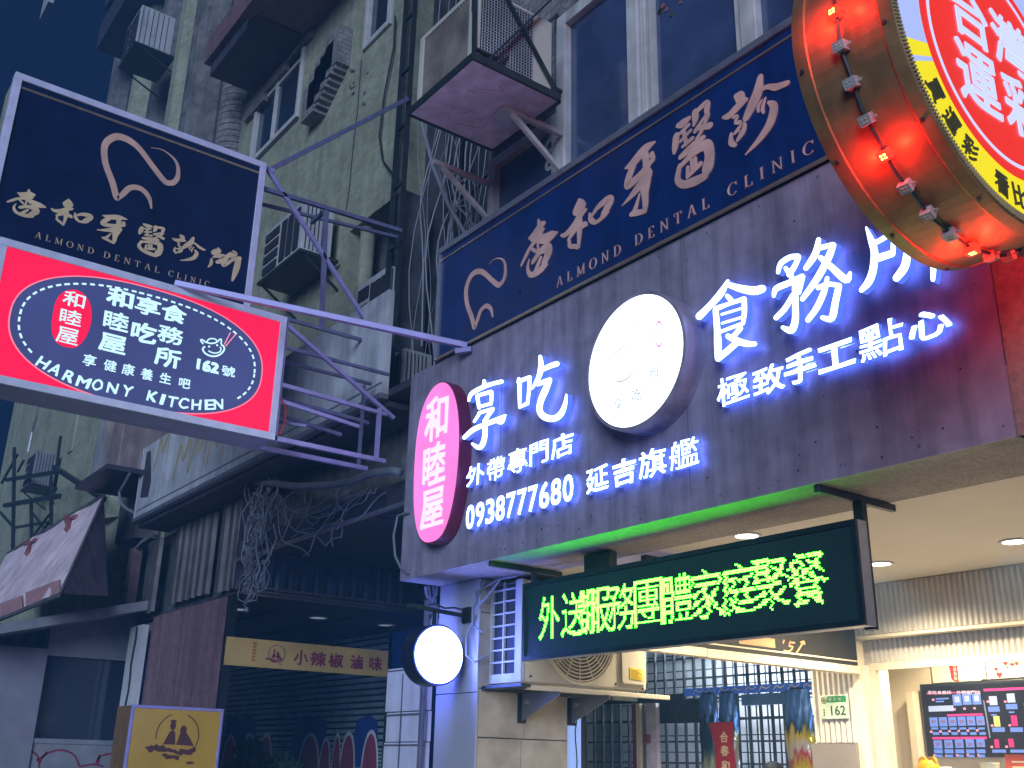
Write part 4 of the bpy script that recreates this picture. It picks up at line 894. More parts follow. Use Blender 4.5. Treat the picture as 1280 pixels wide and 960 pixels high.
pipe(-8.75, 6.6, 4.6, 13, .06, m_dkgrn, 'drain pipe nearest the clinic windows in the gap')
pipe(-11.05, 5.75, 5.3, 8.4, .10, m_green, 'green drain pipe at the foot of the green wall')
# hanging cables
def wander(p, q, amp, n=14, rnd=R):
    p = np.array(p, float); q = np.array(q, float); ph = [rnd.uniform(0, 6.3) for _ in range(6)]; out = []
    for i in range(n+1):
        t = i/n; e = sin(pi*t)
        out.append(p+(q-p)*t+np.array([amp*e*sin(3*t*pi+ph[0])+amp*.4*sin(7*t+ph[1]), amp*.6*e*sin(4*t+ph[2]), amp*.7*e*sin(3.3*t*pi+ph[3])]))
    return out
cb = MB()
for i in range(24):
    x = R.uniform(-9.3, -7.9); y = R.uniform(5.45, 6.2)
    cb.tube(wander((x, y, R.uniform(8.4, 12)), (x+R.uniform(-.3, .3), y, R.uniform(4.9, 6.2)), R.uniform(.08, .34)), R.choice((.005, .007, .011)), 4)
cb.build('hanging_cables', m_cable, None, kind='stuff').__setitem__('label', 'pale cables hanging in loops in the gap between the buildings')
bpy.data.objects['hanging_cables']['category'] = 'cables'
cb = MB()
for i in range(5):
    a = R.uniform(0, 3); cx_, cz_, r_ = -8.15+R.uniform(-.25, .15), 6.95+R.uniform(-.4, .3), R.uniform(.18, .4)
    cb.tube([(cx_+r_*.6*cos(a+t*.4), 5.35+.02*sin(t), cz_+r_*1.5*sin(a+t*.4)) for t in range(12)], .011, 4)
tag(cb.build('looped_cable', m_cable), 'pale thin cables looping left of the narrow clinic window', 'cable')
tag(MB().tube([onY(x, y, 5.0) for x, y in ((524, 136), (530, 165), (542, 210), (560, 255), (580, 290), (612, 306))], .022, 6).build('stay_cable', m_cable), 'straight pale cable slanting down from the old air conditioner', 'cable')
tag(MB().tube([onY(x, y, 5.55) for x, y in ((494, 20), (492, 60), (480, 120), (474, 170), (478, 200), (496, 225))], .015, 5).build('hanging_wire', m_cabled), 'black wire hanging loosely in front of the green wall', 'cable')
cw = MB().tube([onY(x, y, 4.97) for x, y in ((510, 640), (497, 645), (492, 670), (494, 695), (501, 710), (510, 716))], .012, 5)
tag(cw.build('corner_wire', m_cable), 'thin pale wire bulging out beside the left end of the fascia', 'cable')

for i in range(26):
    x = R.uniform(-10.9, -8.1); z0_ = R.uniform(5.6, 11); h_ = R.uniform(.4, 2.2); y = R.uniform(6.2, 7.3); kind_ = R.random()
    if kind_ < .4: MB().box(x, x+R.uniform(.15, .6), y, y+.12, z0_, z0_+h_*.6).build('board', R.choice((m_conc, m_corrb, m_tile, m_green)), al)
    elif kind_ < .75: MB().bar((x, y, z0_), (x+R.uniform(-.1, .1), y, z0_+h_*1.4), .06).build('strut', R.choice((m_pipe, m_dkgrn)), al)
    else: MB().bar((x, y, z0_), (x+R.uniform(.5, 1.2), y-.2, z0_+R.uniform(-.1, .4)), .05).build('strut', R.choice((m_pipe, m_cable)), al)
# small AC units in the gap
def small_ac(x0, x1, y0, y1, z0, z1, label, name='condenser', frame=m_acw):
    t = thing(name, label, 'air conditioner', ((x0+x1)/2, (y0+y1)/2, z0), 'old air conditioners on the neighbouring walls')
    bevel(MB().box(x0, x1, y0+.02, y1, z0, z1).build('casing', frame, t), .006)
    g = MB(); w = x1-x0; h = z1-z0
    for i in range(4): g.box(x0+.04, x0+w*.38, y0, y0+.025, z0+h*(.08+.225*i), z0+h*(.08+.225*i)+h*.15)
    for i in range(3): g.box(x0+w*(.46+.165*i), x0+w*(.46+.165*i)+w*.12, y0, y0+.025, z0+h*.1, z0+h*.9)
    g.build('vent_slots', m_grill, t)
    g = MB()
    for i in range(6): yy = y0+.06+(y1-y0-.1)*i/6; g.box(x1, x1+.006, yy, yy+.012, z0+.04, z1-.04)
    g.build('side_fins', m_grill, t)
    b = MB(); b.box(x0-.05, x1+.05, y0-.02, y1+.1, z0-.045, z0-.003); b.build('tray', m_dkgrn, t)
    for xx in (x0, x1): MB().bar((xx, y0+.05, z0-.05), (xx, y1+.2, z0-.45), .03).build('brace', m_dkgrn, t)
    return t
p = onY(326, 340, 5.0); q = onY(392, 305, 5.0)
small_ac(p[0], p[0]+1.25, 5.0, 5.45, p[2]-.15, p[2]+.62, 'white air conditioner on brackets right of the navy projecting sign')
p = onY(447, 440, 5.5)
small_ac(p[0]-.15, p[0]+.62, 5.5, 6.0, p[2]-.1, p[2]+.95, 'grey air conditioner hanging in the gap just above the stay bar')
p = onY(470, 505, 5.6)
small_ac(p[0]-.1, p[0]+.55, 5.6, 6.0, p[2], p[2]+.55, 'small grey air conditioner in the gap below the stay bar')

# ------------------------------------------------------------------ green stucco neighbour building
nb = thing('neighbour_building', 'old grey green stuccoed apartment building left of the shop', 'building', (-13, 6, GZ))
gx1 = -10.10
m = MB()
wins = [(-15.35, -13.42, 11.25, 13.35), (-11.33, -10.52, 11.2, 13.6)]
xsb = [-16.1, -15.35, -13.42, -11.33, -10.52, gx1]
m.box(-16.1, gx1, 5.6, 6.0, 8.3, 11.2)
m.box(-16.1, -15.35, 5.6, 6.0, 11.2, 16); m.box(-13.42, -11.33, 5.6, 6.0, 11.2, 16); m.box(-10.52, gx1, 5.6, 6.0, 11.2, 16)
m.box(-15.35, -13.42, 5.6, 6.0, 13.35, 16); m.box(-11.33, -10.52, 5.6, 6.0, 13.6, 16)
m.box(-16.1, -11.3, 5.602, 6.0, 6.45, 8.299)
m.build('wall', m_green, nb)
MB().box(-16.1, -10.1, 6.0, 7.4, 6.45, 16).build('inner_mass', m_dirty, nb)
window(-15.33, -13.44, 11.27, 13.33, 5.68, None, m_wframe, mull=(-14.45,), trans=(12.45,), fw=.09, parent=nb)
window(-11.31, -10.54, 11.22, 13.58, 5.68, None, m_wframe, fw=.09, parent=nb)
# crack and spalls
m = MB(); m.tube([onY(x, y, 5.596) for x, y in ((452, 75), (449, 110), (447, 140), (443, 170), (440, 200), (437, 235), (433, 262))], .010, 4)
for i in range(14):
    a = onY(R.choice((440, 455, 441, 458))+R.uniform(-3, 3), R.uniform(80, 140), 5.6); m.add([(a[0]-.03, 5.597, a[2]), (a[0], 5.597, a[2]-.02), (a[0]+.04, 5.597, a[2]+.015), (a[0], 5.597, a[2]+.03)], [(0, 1, 2, 3)])
m.build('crack', m_grill, nb)
# tiled bump band under the upper window (spalled canopy stub)
m = MB()
for i in range(9):
    a = onY(392+i*3.6, 128-i*7.6, 5.5); m.box(a[0]-.14, a[0]+.28, 5.38+.02*(i % 2), 5.599, a[2]-.35, a[2]+.25+.03*(i % 3))
m.build('broken_canopy_stub', m_tile, nb)
m = MB()
for i, (x, y) in enumerate(((322, 100), (348, 62), (378, 20))):
    a = onY(x, y, 5.5); m.prism([(a[0]-.5, a[2]-.6), (a[0]+.35, a[2]-.6), (a[0]+.35, a[2]+.1), (a[0]+.1, a[2]+.5), (a[0]-.5, a[2]+.3)], fY(5.6), 0, .08)
m.build('stepped_cladding', m_tile, nb)
# tiled rounded pilaster
m = MB(); a = onY(300, 150, 5.3)
for k_ in range(60):
    zz = a[2]-3.2+k_*.13
    m.ring(lambda u, v, w, zz=zz: (u, v, zz+w), -16.35, 5.62, .2, .33, 0, .115, a0=-pi, a1=0, n=12)
o = m.build('round_pilaster', m_tile, nb)
# lower parts of the neighbour: soffit beam, ribbed ceiling, rough concrete wall
MB().box(-16.9, -8.5, 5.06, 5.62, 5.20, 5.28).build('overhang', m_dark, nb)
MB().box(-13.6, -9.0, 5.62, 5.8, 4.42, 5.6).build('rough_lintel_wall', m_conc, nb)
MB().box(-13.62, -8.9, 5.45, 5.62, 4.18, 4.42).build('beam', m_dark, nb)
MB().bar((-13.6, 5.44, 4.16), (-8.9, 5.44, 4.16), .04).build('beam_edge', m_alu, nb)
m = MB()
for i in range(5): MB().box(-13.6+i*.96, -12.65+i*.96, 5.63, 8.2, 4.36+.012*(i % 2), 4.40).build('ceiling_board', m_corrb, nb)
MB().box(-13.6, -8.6, 8.3, 8.4, 3.9, 4.36).build('rear_wall', m_dirty, nb)
MB().box(-10.1, -9.9, 5.6, 6.0, 5.55, 8.3).build('stub_wall', m_dirty, nb)
# far columns, canopies and balconies along the street to the left
fb = thing('far_apartment_block', 'dark far apartment block with tall draped columns behind the navy sign', 'building', (-24, 6, GZ))
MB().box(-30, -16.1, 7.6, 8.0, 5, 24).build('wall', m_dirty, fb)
for i, (x, w_, d_) in enumerate(((135, .6, 5.9), (160, .5, 5.6), (185, .5, 5.7), (212, .55, 5.5), (238, .7, 5.6), (262, .5, 5.9), (277, .4, 5.8))):
    a = onY(x, 150, d_)
    m = MB(); n = 10
    m.prism([(a[0]+w_*cos(2*pi*k/n), d_+.3+w_*.7*sin(2*pi*k/n)) for k in range(n)], lambda u, v, w: (u, v, w), a[2]-9, a[2]+10)
    m.build('pilaster', m_green if i % 2 else m_conc, fb, smooth=False)
for (x0, y0, x1, y1, d_, h_, mm) in ((255, 30, 330, 80, 4.6, .5, m_wood), (262, 82, 318, 95, 4.7, .35, m_dark), (300, 0, 400, 20, 4.5, .5, m_wood), (120, 22, 175, 62, 5.0, .9, m_dark), (130, -10, 200, 12, 5.0, .9, m_dark)):
    a = onY(x0, y1, d_); b = onY(x1, y1, d_)
    MB().box(a[0], a[0]+(b[0]-a[0])*.9, d_, d_+1.2, a[2], a[2]+h_).build('balcony', mm, fb)
p = onY(151, 82, 4.6)
t = small_ac(p[0]-.1, p[0]+1.0, 4.6, 5.4, p[2]+.05, p[2]+1.1, 'square air conditioner on a tray high on the far block')
a = onY(55, 10, 5.0); tag(MB().box(a[0]-.6, a[0]+.8, 5.0, 5.2, a[2]-.2, a[2]+1.5).build('high_sign_board', m_ltgrey), 'small pale board high against the dark sky', 'sign board')

# ------------------------------------------------------------------ neighbour's grey sign board
gs = thing('grey_sign_board', 'faded light grey sign board with worn writing behind the red sign', 'sign board', (-13, 5, 5.2))
MB().box(-16.9, -9.0, 4.99, 5.06, 5.22, 6.42).build('board', m_ltgrey, gs)
m = MB(); m.box(-16.92, -9.0, 4.96, 5.07, 5.17, 5.23); m.box(-16.93, -16.88, 4.97, 5.07, 5.23, 6.42); bevel(m.build('frame', m_alu, gs), .003)
MB().box(-16.86, -9.02, 4.985, 4.99, 5.34, 5.36).build('lower_groove', m_alu, gs)
k = MB(); fn = fY(4.99)
m_fade = mat('faded_gold', (.42, .36, .20), .6, 0, .3)
for i, (x, y) in enumerate(((203, 562), (228, 572), (248, 560), (270, 553))):
    a = onY(x, y, 4.99)
    ribbon(k, [(a[0]-.3, a[2]-.3, .04), (a[0]-.1, a[2]+.2, .09), (a[0]+.05, a[2]-.05, .07), (a[0]+.25, a[2]+.25, .05), (a[0]+.3, a[2]-.3, .03)], fn, .001, .006)
k.build('worn_strokes', m_fade, gs, kind='stuff')
MB().prism([(-16.7, 5.55), (-16.35, 5.5), (-16.3, 5.75), (-16.55, 6.3), (-16.7, 6.3)], fY(4.985), 0, .012).build('torn_patch', m_dark, gs)
MB().box(-16.92, -9.0, 5.07, 5.58, 5.10, 5.16).build('underside', m_dark, gs)

# corrugated boarding panels, Y = 5.6
cw = thing('corrugated_boarding', 'weathered corrugated boarding with gaps below the grey sign board', 'wall', (-15.6, 5.6, 3.7))
def corr(x0, x1, z0, z1, Y, n, m_, parent, name='sheet', jit=.0):
    for i in range(n):
        a = x0+(x1-x0)*i/n; b = x0+(x1-x0)*(i+1)/n; w_ = b-a; d = R.uniform(0, jit)
        MB().add([(a, Y-d, z0), (a+w_*.2, Y-d-.05, z0), (a+w_*.75, Y-d-.05, z0), (a+w_*.94, Y-d, z0), (a, Y-d, z1), (a+w_*.2, Y-d-.05, z1), (a+w_*.75, Y-d-.05, z1), (a+w_*.94, Y-d, z1)],
                 [(0, 1, 5, 4), (1, 2, 6, 5), (2, 3, 7, 6)]).build(name, m_, parent)
corr(-16.35, -14.75, 3.86, 5.08, 5.58, 6, m_corr, cw, jit=.03)
corr(-14.45, -13.75, 3.82, 5.12, 5.58, 3, m_corr, cw, jit=.03)
corr(-17.3, -16.75, 3.80, 4.98, 5.52, 2, m_corr, cw, jit=.05)
MB().box(-18.3, -18.05, 5.40, 5.55, 3.70, 5.0).build('post', m_wood, cw)
MB().box(-13.72, -13.62, 5.5, 5.6, 3.8, 5.1).build('post', m_dark, cw)
MB().box(-18.1, -13.6, 5.66, 5.72, 3.75, 5.1).build('backing', m_dirty, cw)
m = MB()
for i in range(7): m.prism([(-19.0+.0, 3.95+i*.13), (-18.2, 4.05+i*.13), (-18.2, 4.13+i*.13), (-19.0, 4.03+i*.13)], fY(5.6), 0, .05+.03*(i % 2))
m.build('broken_louvre', m_conc, cw)
MB().tube([(-18.1, 5.45, 5.0), (-17.7, 5.4, 5.03), (-17.3, 5.42, 5.08), (-17.1, 5.45, 5.05)], .03, 6).build('pipe_end', m_cable, cw)
tag(MB().tube([onY(x, y, 5.35) for x, y in ((282, 612), (292, 604), (306, 601), (340, 604), (370, 608), (400, 607), (415, 606), (440, 602), (462, 592), (490, 588), (500, 590))], .045, 8).build('conduit_pipe', m_cable, None, smooth=True), 'pale conduit pipe sagging across under the red sign bracket', 'pipe')
# cable tangle
cb = MB(); c0 = onY(322, 672, 5.35)
for i in range(34):
    a0 = R.uniform(0, 6.3); r_ = R.uniform(.10, .42); dx, dz_ = R.gauss(0, .16), R.gauss(0, .28); fl = R.uniform(.5, 1.2)
    cb.tube([(c0[0]+dx+r_*cos(a0+t*.42)*fl, 5.3+R.uniform(0, .1)+.04*sin(t*.6+i), c0[2]+dz_+.3*(i % 3)-.2+r_*1.2*sin(a0+t*.42)) for t in range(R.randint(9, 16))], R.choice((.008, .011, .014)), 4)
for i in range(16):
    a = onY(R.uniform(308, 500), R.uniform(604, 618), 5.4); b = onY(R.uniform(300, 420), R.uniform(640, 700), 5.4)
    cb.tube(wander(a, b, .12), .009, 4)
for i in range(8):
    a = onY(R.uniform(308, 330), 700, 5.35); b = onY(R.uniform(295, 325), R.uniform(725, 745), 5.35); cb.tube(wander(a, b, .05), .010, 4)
o = cb.build('cable_tangle', m_cable, None, kind='stuff'); o['label'] = 'messy tangle of old cables hanging beside the corrugated boarding'; o['category'] = 'cables'
cb = MB()
for i in range(7):
    a = onY(R.uniform(532, 548), 733, 5.6); b = onY(R.uniform(533, 550), 790, 5.7); cb.tube(wander(a, b, .05), .010, 4)
tag(cb.build('cable_bunch', m_cable), 'bunch of pale cables dropping behind the left end of the fascia', 'cables')

# canopy over the side passage: dark ceiling with dead downlights
cn = thing('side_canopy', 'dark low canopy ceiling over the shuttered side shop', 'canopy', (-15, 7, 3.7))
MB().box(-18.9, -13.62, 5.6, 9.4, 3.76, 3.80).build('ceiling', m_dark, cn)
for i, y in enumerate((6.75, 7.95, 9.0)):
    MB().prism([(-18.9, 3.71), (-14.9, 3.71), (-14.8, 3.76), (-18.9, 3.76)], fY(y), 0, .08).build('joist', m_corrb, cn)
n = 13
for i in range(n):
    a = 5.66+i*.2; X = -13.62
    MB().add([(X, a, 3.80), (X+.04, a+.04, 3.80), (X+.04, a+.14, 3.80), (X, a+.185, 3.80), (X, a, 4.34), (X+.04, a+.04, 4.34), (X+.04, a+.14, 4.34), (X, a+.185, 4.34)], [(0, 1, 5, 4), (1, 2, 6, 5), (2, 3, 7, 6)]).build('side_sheet', m_corrb, cn)
MB().box(-13.66, -13.63, 5.6, 8.3, 3.80, 4.36).build('side_backing', m_dirty, cn)
for i, zz in enumerate((3.74, 3.78, 3.83)): MB().bar((-13.58+.03*i, 5.6, zz), (-13.58+.03*i, 8.4, zz), .028).build('edge_strip', m_pipe, cn)
for i, y in enumerate((6.26, 7.57, 8.82)):
    t = downlight(-15.25, y, 3.76, ('nearest', 'middle', 'farthest')[i]+' of three unlit downlights in the dark side canopy', r=.13, energy=0, lit=False, grp='unlit downlights of the side canopy')
# brown cladding pier
pr = thing('brown_clad_pier', 'pier clad in dark brown vertical boards above the gold light box', 'pier', (-15.6, 5.6, GZ))
for i in range(5):
    a = -17.12+i*.605
    bevel(MB().box(a, a+.555, 5.58, 5.62, GZ, 3.755).build('board', m_wood, pr), .004)
MB().box(-17.12, -14.1, 5.63, 5.75, GZ, 3.75).build('core', m_blk, pr)
a = onY(172, 830, 5.5)
po = thing('white_post', 'pale white post with a thin cable left of the brown boards', 'post', (a[0], 5.5, GZ))
MB().box(a[0]-.37, a[0]+.25, 5.42, 5.52, GZ, 3.62).build('shaft', m_white, po)
MB().tube([(a[0]+.03*sin(k*1.7), 5.41, 3.6-.2*k) for k in range(16)], .02, 5).build('post_cable', m_cabled, po)

# yellow sign and roller shutter
ys = thing('yellow_shop_sign', 'long dull yellow sign with maroon characters above the roller shutter', 'shop sign', (-14, 6.8, 2.83))
MB().box(-14.05, -14.0, 5.62, 8.16, 2.825, 3.20).build('board', m_ysign, ys)
k = MB(); fn = fX(-14.0); q1 = 280; 
yv = lambda x: onX(280+x/6.095, 820, -14.0)[1]
for ch, a, b in (('小', 535, 640), ('辣', 660, 780), ('椒', 800, 910), ('滷', 965, 1060), ('味', 1110, 1205)):
    put(MB(), ch, fn, yv(a), yv(b), 2.90, 3.10, .001, .005, bold=.02, side=0, wob=.02).build('character', m_maroon, ys)
k = MB()
k.ring(fn, yv(400), 3.02, .12, .128, .001, .005, a0=-1.2, a1=pi+1.0, n=30)
def figures(k, fn, cy_, cz_, r, w0=.001, w1=.004):
    def el(u, v, a, b, n=18): k.prism([(cy_+r*(u+a*cos(2*pi*i/n)), cz_+r*(v+b*sin(2*pi*i/n))) for i in range(n)], fn, w0, w1+R.uniform(0, .0004))
    el(-.22, .42, .11, .15); el(-.22, .58, .12, .06); k.prism([(cy_+r*u, cz_+r*v) for u, v in ((-.52, -.25), (-.05, -.25), (-.1, .18), (-.2, .28), (-.32, .2))], fn, w0, w1)
    el(.20, .28, .13, .16); k.prism([(cy_+r*u, cz_+r*v) for u, v in ((-.02, -.25), (.68, -.28), (.45, .05), (.3, .22), (.1, .2))], fn, w0, w1+.0006)
    for i in range(26): el(-.76+(i % 13)*.12, -.36-.30*sin(pi*(i % 13)/12)*(.5+.5*(i//13))+R.uniform(-.08, .08), R.uniform(.07, .12), R.uniform(.05, .09), 9)
    el(-.95, -.42, .12, .13); el(-1.1, -.38, .06, .05); el(.6, -.88, .16, .05)
figures(k, fn, yv(395), 3.0, .13)
k.build('emblem', m_maroon, ys, kind='stuff')
k = MB()
for i in range(6): k.prism([(yv(212), 2.90+i*.045), (yv(240), 2.90+i*.045), (yv(240), 2.93+i*.045), (yv(212), 2.93+i*.045)], fn, .001, .003)
k.build('small_print', mat('orange_print', (.45, .14, .03), .6), ys)
sh = thing('roller_shutter', 'grey steel roller shutter with painted red arches behind plants', 'shutter', (-17.6, 9.2, GZ))
X0, X1, Ysh = onY(278, 900, 9.2)[0], onY(482, 900, 9.2)[0], 9.2
zz = 3.74
while zz > .35:
    big = zz > 1.95; h = .105 if big else .06
    g_ = .028 if big else .014
    MB().add([(X0, Ysh, zz-h+g_), (X1, Ysh, zz-h+g_), (X1, Ysh-.03, zz-h*.55), (X0, Ysh-.03, zz-h*.55), (X1, Ysh-.03, zz-h*.15), (X0, Ysh-.03, zz-h*.15), (X1, Ysh, zz), (X0, Ysh, zz)], [(0, 1, 2, 3), (3, 2, 4, 5), (5, 4, 6, 7)]).build('slat', m_shut, sh)
    zz -= h
MB().box(X0, X1, Ysh+.01, Ysh+.05, GZ, 3.76).build('backing', m_blk, sh)  # black sheet put in so the slat gaps stand for their shading
m_gr = mat('mural_maroon', (.34, .06, .10), .6, 0, .3); m_gw = mat('mural_white', (.75, .78, .78), .6, 0, .3); m_gb = mat('mural_blue', (.02, .06, .30), .6, 0, .3)
sp = lambda x, y: (lambda q: (q[0], q[2]))(onY(260+x/5.333, 820+y/5.333, Ysh-.04))
fn = fY(Ysh-.031)
k1, k2_, k3 = MB(), MB(), MB()
for cx_, w_, top in ((140, 95, 520), (265, 110, 510), (380, 100, 510), (675, 150, 510), (780, 80, 540), (855, 60, 510), (930, 110, 500), (1080, 120, 490)):
    a = sp(cx_-w_/2, 640); b = sp(cx_+w_/2, 640); t = sp(cx_, top); c_ = (a[0]+b[0])/2; rx = (b[0]-a[0])/2; zb = 1.0; rzz = (t[1]-zb)
    arch = [(c_+rx*.86*cos(pi*i/14), zb+rzz*.94*(abs(sin(pi*i/14))**.6)) for i in range(15)]
    outer = [(c_+rx*cos(pi*i/14), zb+rzz*(abs(sin(pi*i/14))**.6)) for i in range(15)]
    MB().prism(arch, fn, .001, .003).build('painted_arch', m_gr, sh)
    k2_ = MB()
    for i in range(14): k2_.prism([outer[i], outer[i+1], arch[i+1], arch[i]], fn, .002, .0045)
    k2_.build('arch_outline', m_gw, sh)
for cx_ in (170, 270, 640, 720, 1050):
    t = sp(cx_, 390)
    MB().prism([(t[0]-.5, 1.55), (t[0]+.5, 1.55), (t[0]+.42, t[1]-.12), (t[0]+.12, t[1]), (t[0]-.3, t[1]-.08)], fn, .0002, .0008).build('painted_blue_shape', m_gb, sh)
# paper-wrapped white panel beside the column
wp = thing('wrapped_white_panel', 'white wrapped panel lit blue between the shutter and the column', 'panel', (-9.7, 5.9, GZ))
zz = GZ; hs = [.75, .7, .62, .55, .45, .28]
a0, a1 = onY(483, 860, 5.9)[0], onY(535, 860, 5.9)[0]
for i, h in enumerate((.72, .70, .40, .35, .33, .30, .45)):
    top = min(zz+h, 2.76); bevel(MB().box(a0+.01*(i % 2), a1-.01*((i+1) % 2), 5.9+.008*(i % 3), 5.96, zz+.008, top).build('sheet', m_white, wp), .004); zz += h
    MB().box(a0+.02, a1-.02, 5.893, 5.897+.0, top-.03, top-.018).build('seam_line', m_pipe, wp)
MB().box(a0+.33, a0+.345, 5.893, 5.898, 1.2, 2.5).build('dashed_mark', m_pipe, wp)
MB().tube([(-9.22, 5.8, GZ), (-9.22, 5.8, 3.2)], .03, 8).build('edge_pipe', m_pipe, wp)

# gold light box
gb = thing('gold_light_box', 'gold brown light box with a round emblem of two seated figures', 'shop sign', (-13, 4.7, 1.0))
XG = -13.0; Y0, Y1, Z1, Z0 = 4.13, 5.27, 2.205, .95
bevel(MB().box(XG-.55, XG-.01, Y0+.005, Y1-.005, Z0, Z1-.005).build('cabinet', m_brass, gb), .004)
g_gold = mat('gold_face', (.40, .27, .035), .35, .25, .18, 3, .04, 40, emit=(.55, .34, .03), es=.16)
MB().box(XG-.008, XG, Y0+.03, Y1-.03, Z0+.03, Z1-.03).build('gold_face', g_gold, gb)
m = MB(); w = .035; m.box(XG-.02, XG+.012, Y0, Y1, Z1-w, Z1); m.box(XG-.02, XG+.012, Y0, Y0+w, Z0, Z1-w); m.box(XG-.02, XG+.012, Y1-w, Y1, Z0, Z1-w); m.box(XG-.02, XG+.012, Y0, Y1, Z0-.03, Z0)
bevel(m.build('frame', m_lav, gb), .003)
k = MB(); fn = fX(XG); ec = onX(140+655/8, 860+480/8, XG)
k.ring(fn, ec[1], ec[2], .255, .268, .001, .004, a0=radians(-45), a1=radians(68), n=30); k.ring(fn, ec[1], ec[2], .255, .268, .001, .004, a0=radians(112), a1=radians(190), n=30)
figures(k, fn, ec[1], ec[2]-.02, .32)
k.build('emblem', mat('brown_ink', (.10, .035, .03), .6, 0, .1), gb)

# plants in front of the shutter
def plant(cx_, cy_, cz_, w_, h_, n_, label):
    t = thing('bushy_plant', label, 'plant', (cx_, cy_, GZ), 'potted plants by the shutter')
    m = MB()
    for i in range(5): m.tube(wander((cx_, cy_, GZ+.3), (cx_+R.uniform(-w_, w_)*.7, cy_+R.uniform(-.2, .2), cz_+R.uniform(0, h_)*.6), .06, 6), .015, 4)
    m.build('stems', m_wood, t)
    m = MB()
    for i in range(n_):
        a = R.uniform(0, 6.3); u = R.random()**.5; x = cx_+w_*u*cos(a); zz_ = cz_+h_*u*sin(a); y = cy_+R.uniform(-.35, .35)*(1.1-u)
        d = np.array([R.gauss(0, 1), R.gauss(0, .8), R.gauss(.2, .8)]); d /= np.linalg.norm(d); s2 = np.cross(d, [R.gauss(0, 1), 1, R.gauss(0, 1)]); s2 /= np.linalg.norm(s2); l = R.uniform(.10, .2); p_ = np.array([x, y, zz_])
        m.add([p_, p_+d*l*.5+s2*l*.3, p_+d*l, p_+d*l*.5-s2*l*.3], [(0, 1, 2, 3)])
    m.build('foliage', m_leaf, t)
    m = MB(); n2 = 16; m.prism([(cx_+.28*cos(2*pi*k/n2), cy_+.28*sin(2*pi*k/n2)) for k in range(n2)], lambda u, v, w: (u, v, w), GZ, GZ+.5); m.build('pot', m_wood, t)
a = onY(312, 955, 7.4); plant(a[0], 7.4, a[2]-.05, .62, .38, 420, 'bushy green plant right beside the gold light box')
a = onY(352, 962, 7.6); plant(a[0], 7.6, a[2]-.05, .5, .22, 260, 'lower green plant standing under the painted arches')

# ------------------------------------------------------------------ lower left: pale corner building, window with graffiti, awning
XL = -18.0
lb = thing('pale_corner_building', 'pale rendered corner building with a dark window and graffiti below', 'building', (XL, 5, GZ))
m_pale = mat('pale_render', (.26, .27, .29), .85, 0, .15, 5, .3, 40, stain=.3)
MB().box(XL-.3, XL, 4.27, 5.65, GZ, 1.80).build('wall_below_window', m_pale, lb)
MB().box(XL-.3, XL, 4.27, 5.65, 3.115, 3.9).build('wall_above_window', m_pale, lb)
MB().box(XL-.35, XL+.04, 3.3, 4.275, GZ, 3.21).build('pier', mat('pale_pier', (.24, .24, .28), .8, 0, .12, 6, .2, 50, stain=.2), lb)
wn = MB().box(XL-.12, XL-.10, 4.28, 5.64, 1.80, 3.115).build('window', m_glass, lb)
MB().box(XL-.1, XL+.02, 4.28, 5.64, 1.80, 1.87).build('sill', m_pale, wn)
MB().box(XL-2.5, XL-.5, 3.0, 6.0, GZ, 3.6).build('dark_room', m_dirty, lb)
k = MB(); fn = fX(XL); gp = lambda x, y: (lambda q: (q[1], q[2]))(onX(x/5.33, 780+y/5.33, XL))
for pl in (((205, 845), (250, 880), (262, 960)), ((265, 925), (300, 870), (400, 840), (490, 870), (530, 950)), ((240, 910), (290, 880), (315, 850)), ((535, 950), (620, 935), (690, 950)), ((640, 930), (670, 880), (760, 860)), ((650, 905), (665, 875), (655, 930))):
    ribbon(k, [(*gp(x, y), .028) for x, y in pl], fn, .001, .003)
k.build('graffiti', mat('graffiti_paint', (.22, .02, .05), .6), lb)
MB().box(XL-.3, -17.3, 5.66, 5.9, 3.15, 3.70).build('lintel', m_pale, lb)
MB().prism([(3.0, 3.20), (5.64, 3.9), (5.64, 4.05), (3.0, 3.35)], lambda u, v, w: (XL-3+w, u, v), 0, 3.9).build('sloping_soffit', m_pale, lb)
# awning
aw = thing('awning', 'faded pink fabric awning with dark red marks below the small rack', 'awning', (-18, 4.5, 3.7))
A0 = onY(130, 620, 4.75); B0 = onY(75, 742, 3.75); xR_ = -17.85
xr = (A0[0]+B0[0])/2
topz, botz = A0[2], B0[2]
xa, xb = A0[0], B0[0]
# front fabric in strips (right end xa at the top, xb at the bottom)
n = 9; rows_ = 8
for i in range(n):
    m = MB(); vs = []
    for r in range(rows_+1):
        t = r/rows_
        for s2 in (i/n, (i+1)/n):
            y = 4.75+(3.75-4.75)*t; zz_ = topz+(botz-topz)*t-.06*sin(pi*t)
            x = (xa+(xb-xa)*t)-7*s2
            vs.append((x, y-.03*sin(s2*40+t*3), zz_+.02*sin(s2*30+t*5)))
    m.add(vs, [(2*r, 2*r+2, 2*r+3, 2*r+1) for r in range(rows_)]).build('fabric_strip', m_pinkaw, aw, smooth=True)
C0 = onY(135, 745, 4.75)
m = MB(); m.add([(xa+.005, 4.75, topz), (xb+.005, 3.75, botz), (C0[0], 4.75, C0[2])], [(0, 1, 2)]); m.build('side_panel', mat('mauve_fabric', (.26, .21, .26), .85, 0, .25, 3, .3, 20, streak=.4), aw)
m = MB(); m.bar((xb, 3.73, botz-.03), (xb-7, 3.73, botz-.03), .05); m.bar((xa, 4.75, topz+.02), (xa-7, 4.75, topz+.02), .04); m.bar((xa, 4.75, topz), (xb, 3.75, botz), .03); m.build('frame', m_pipe, aw)
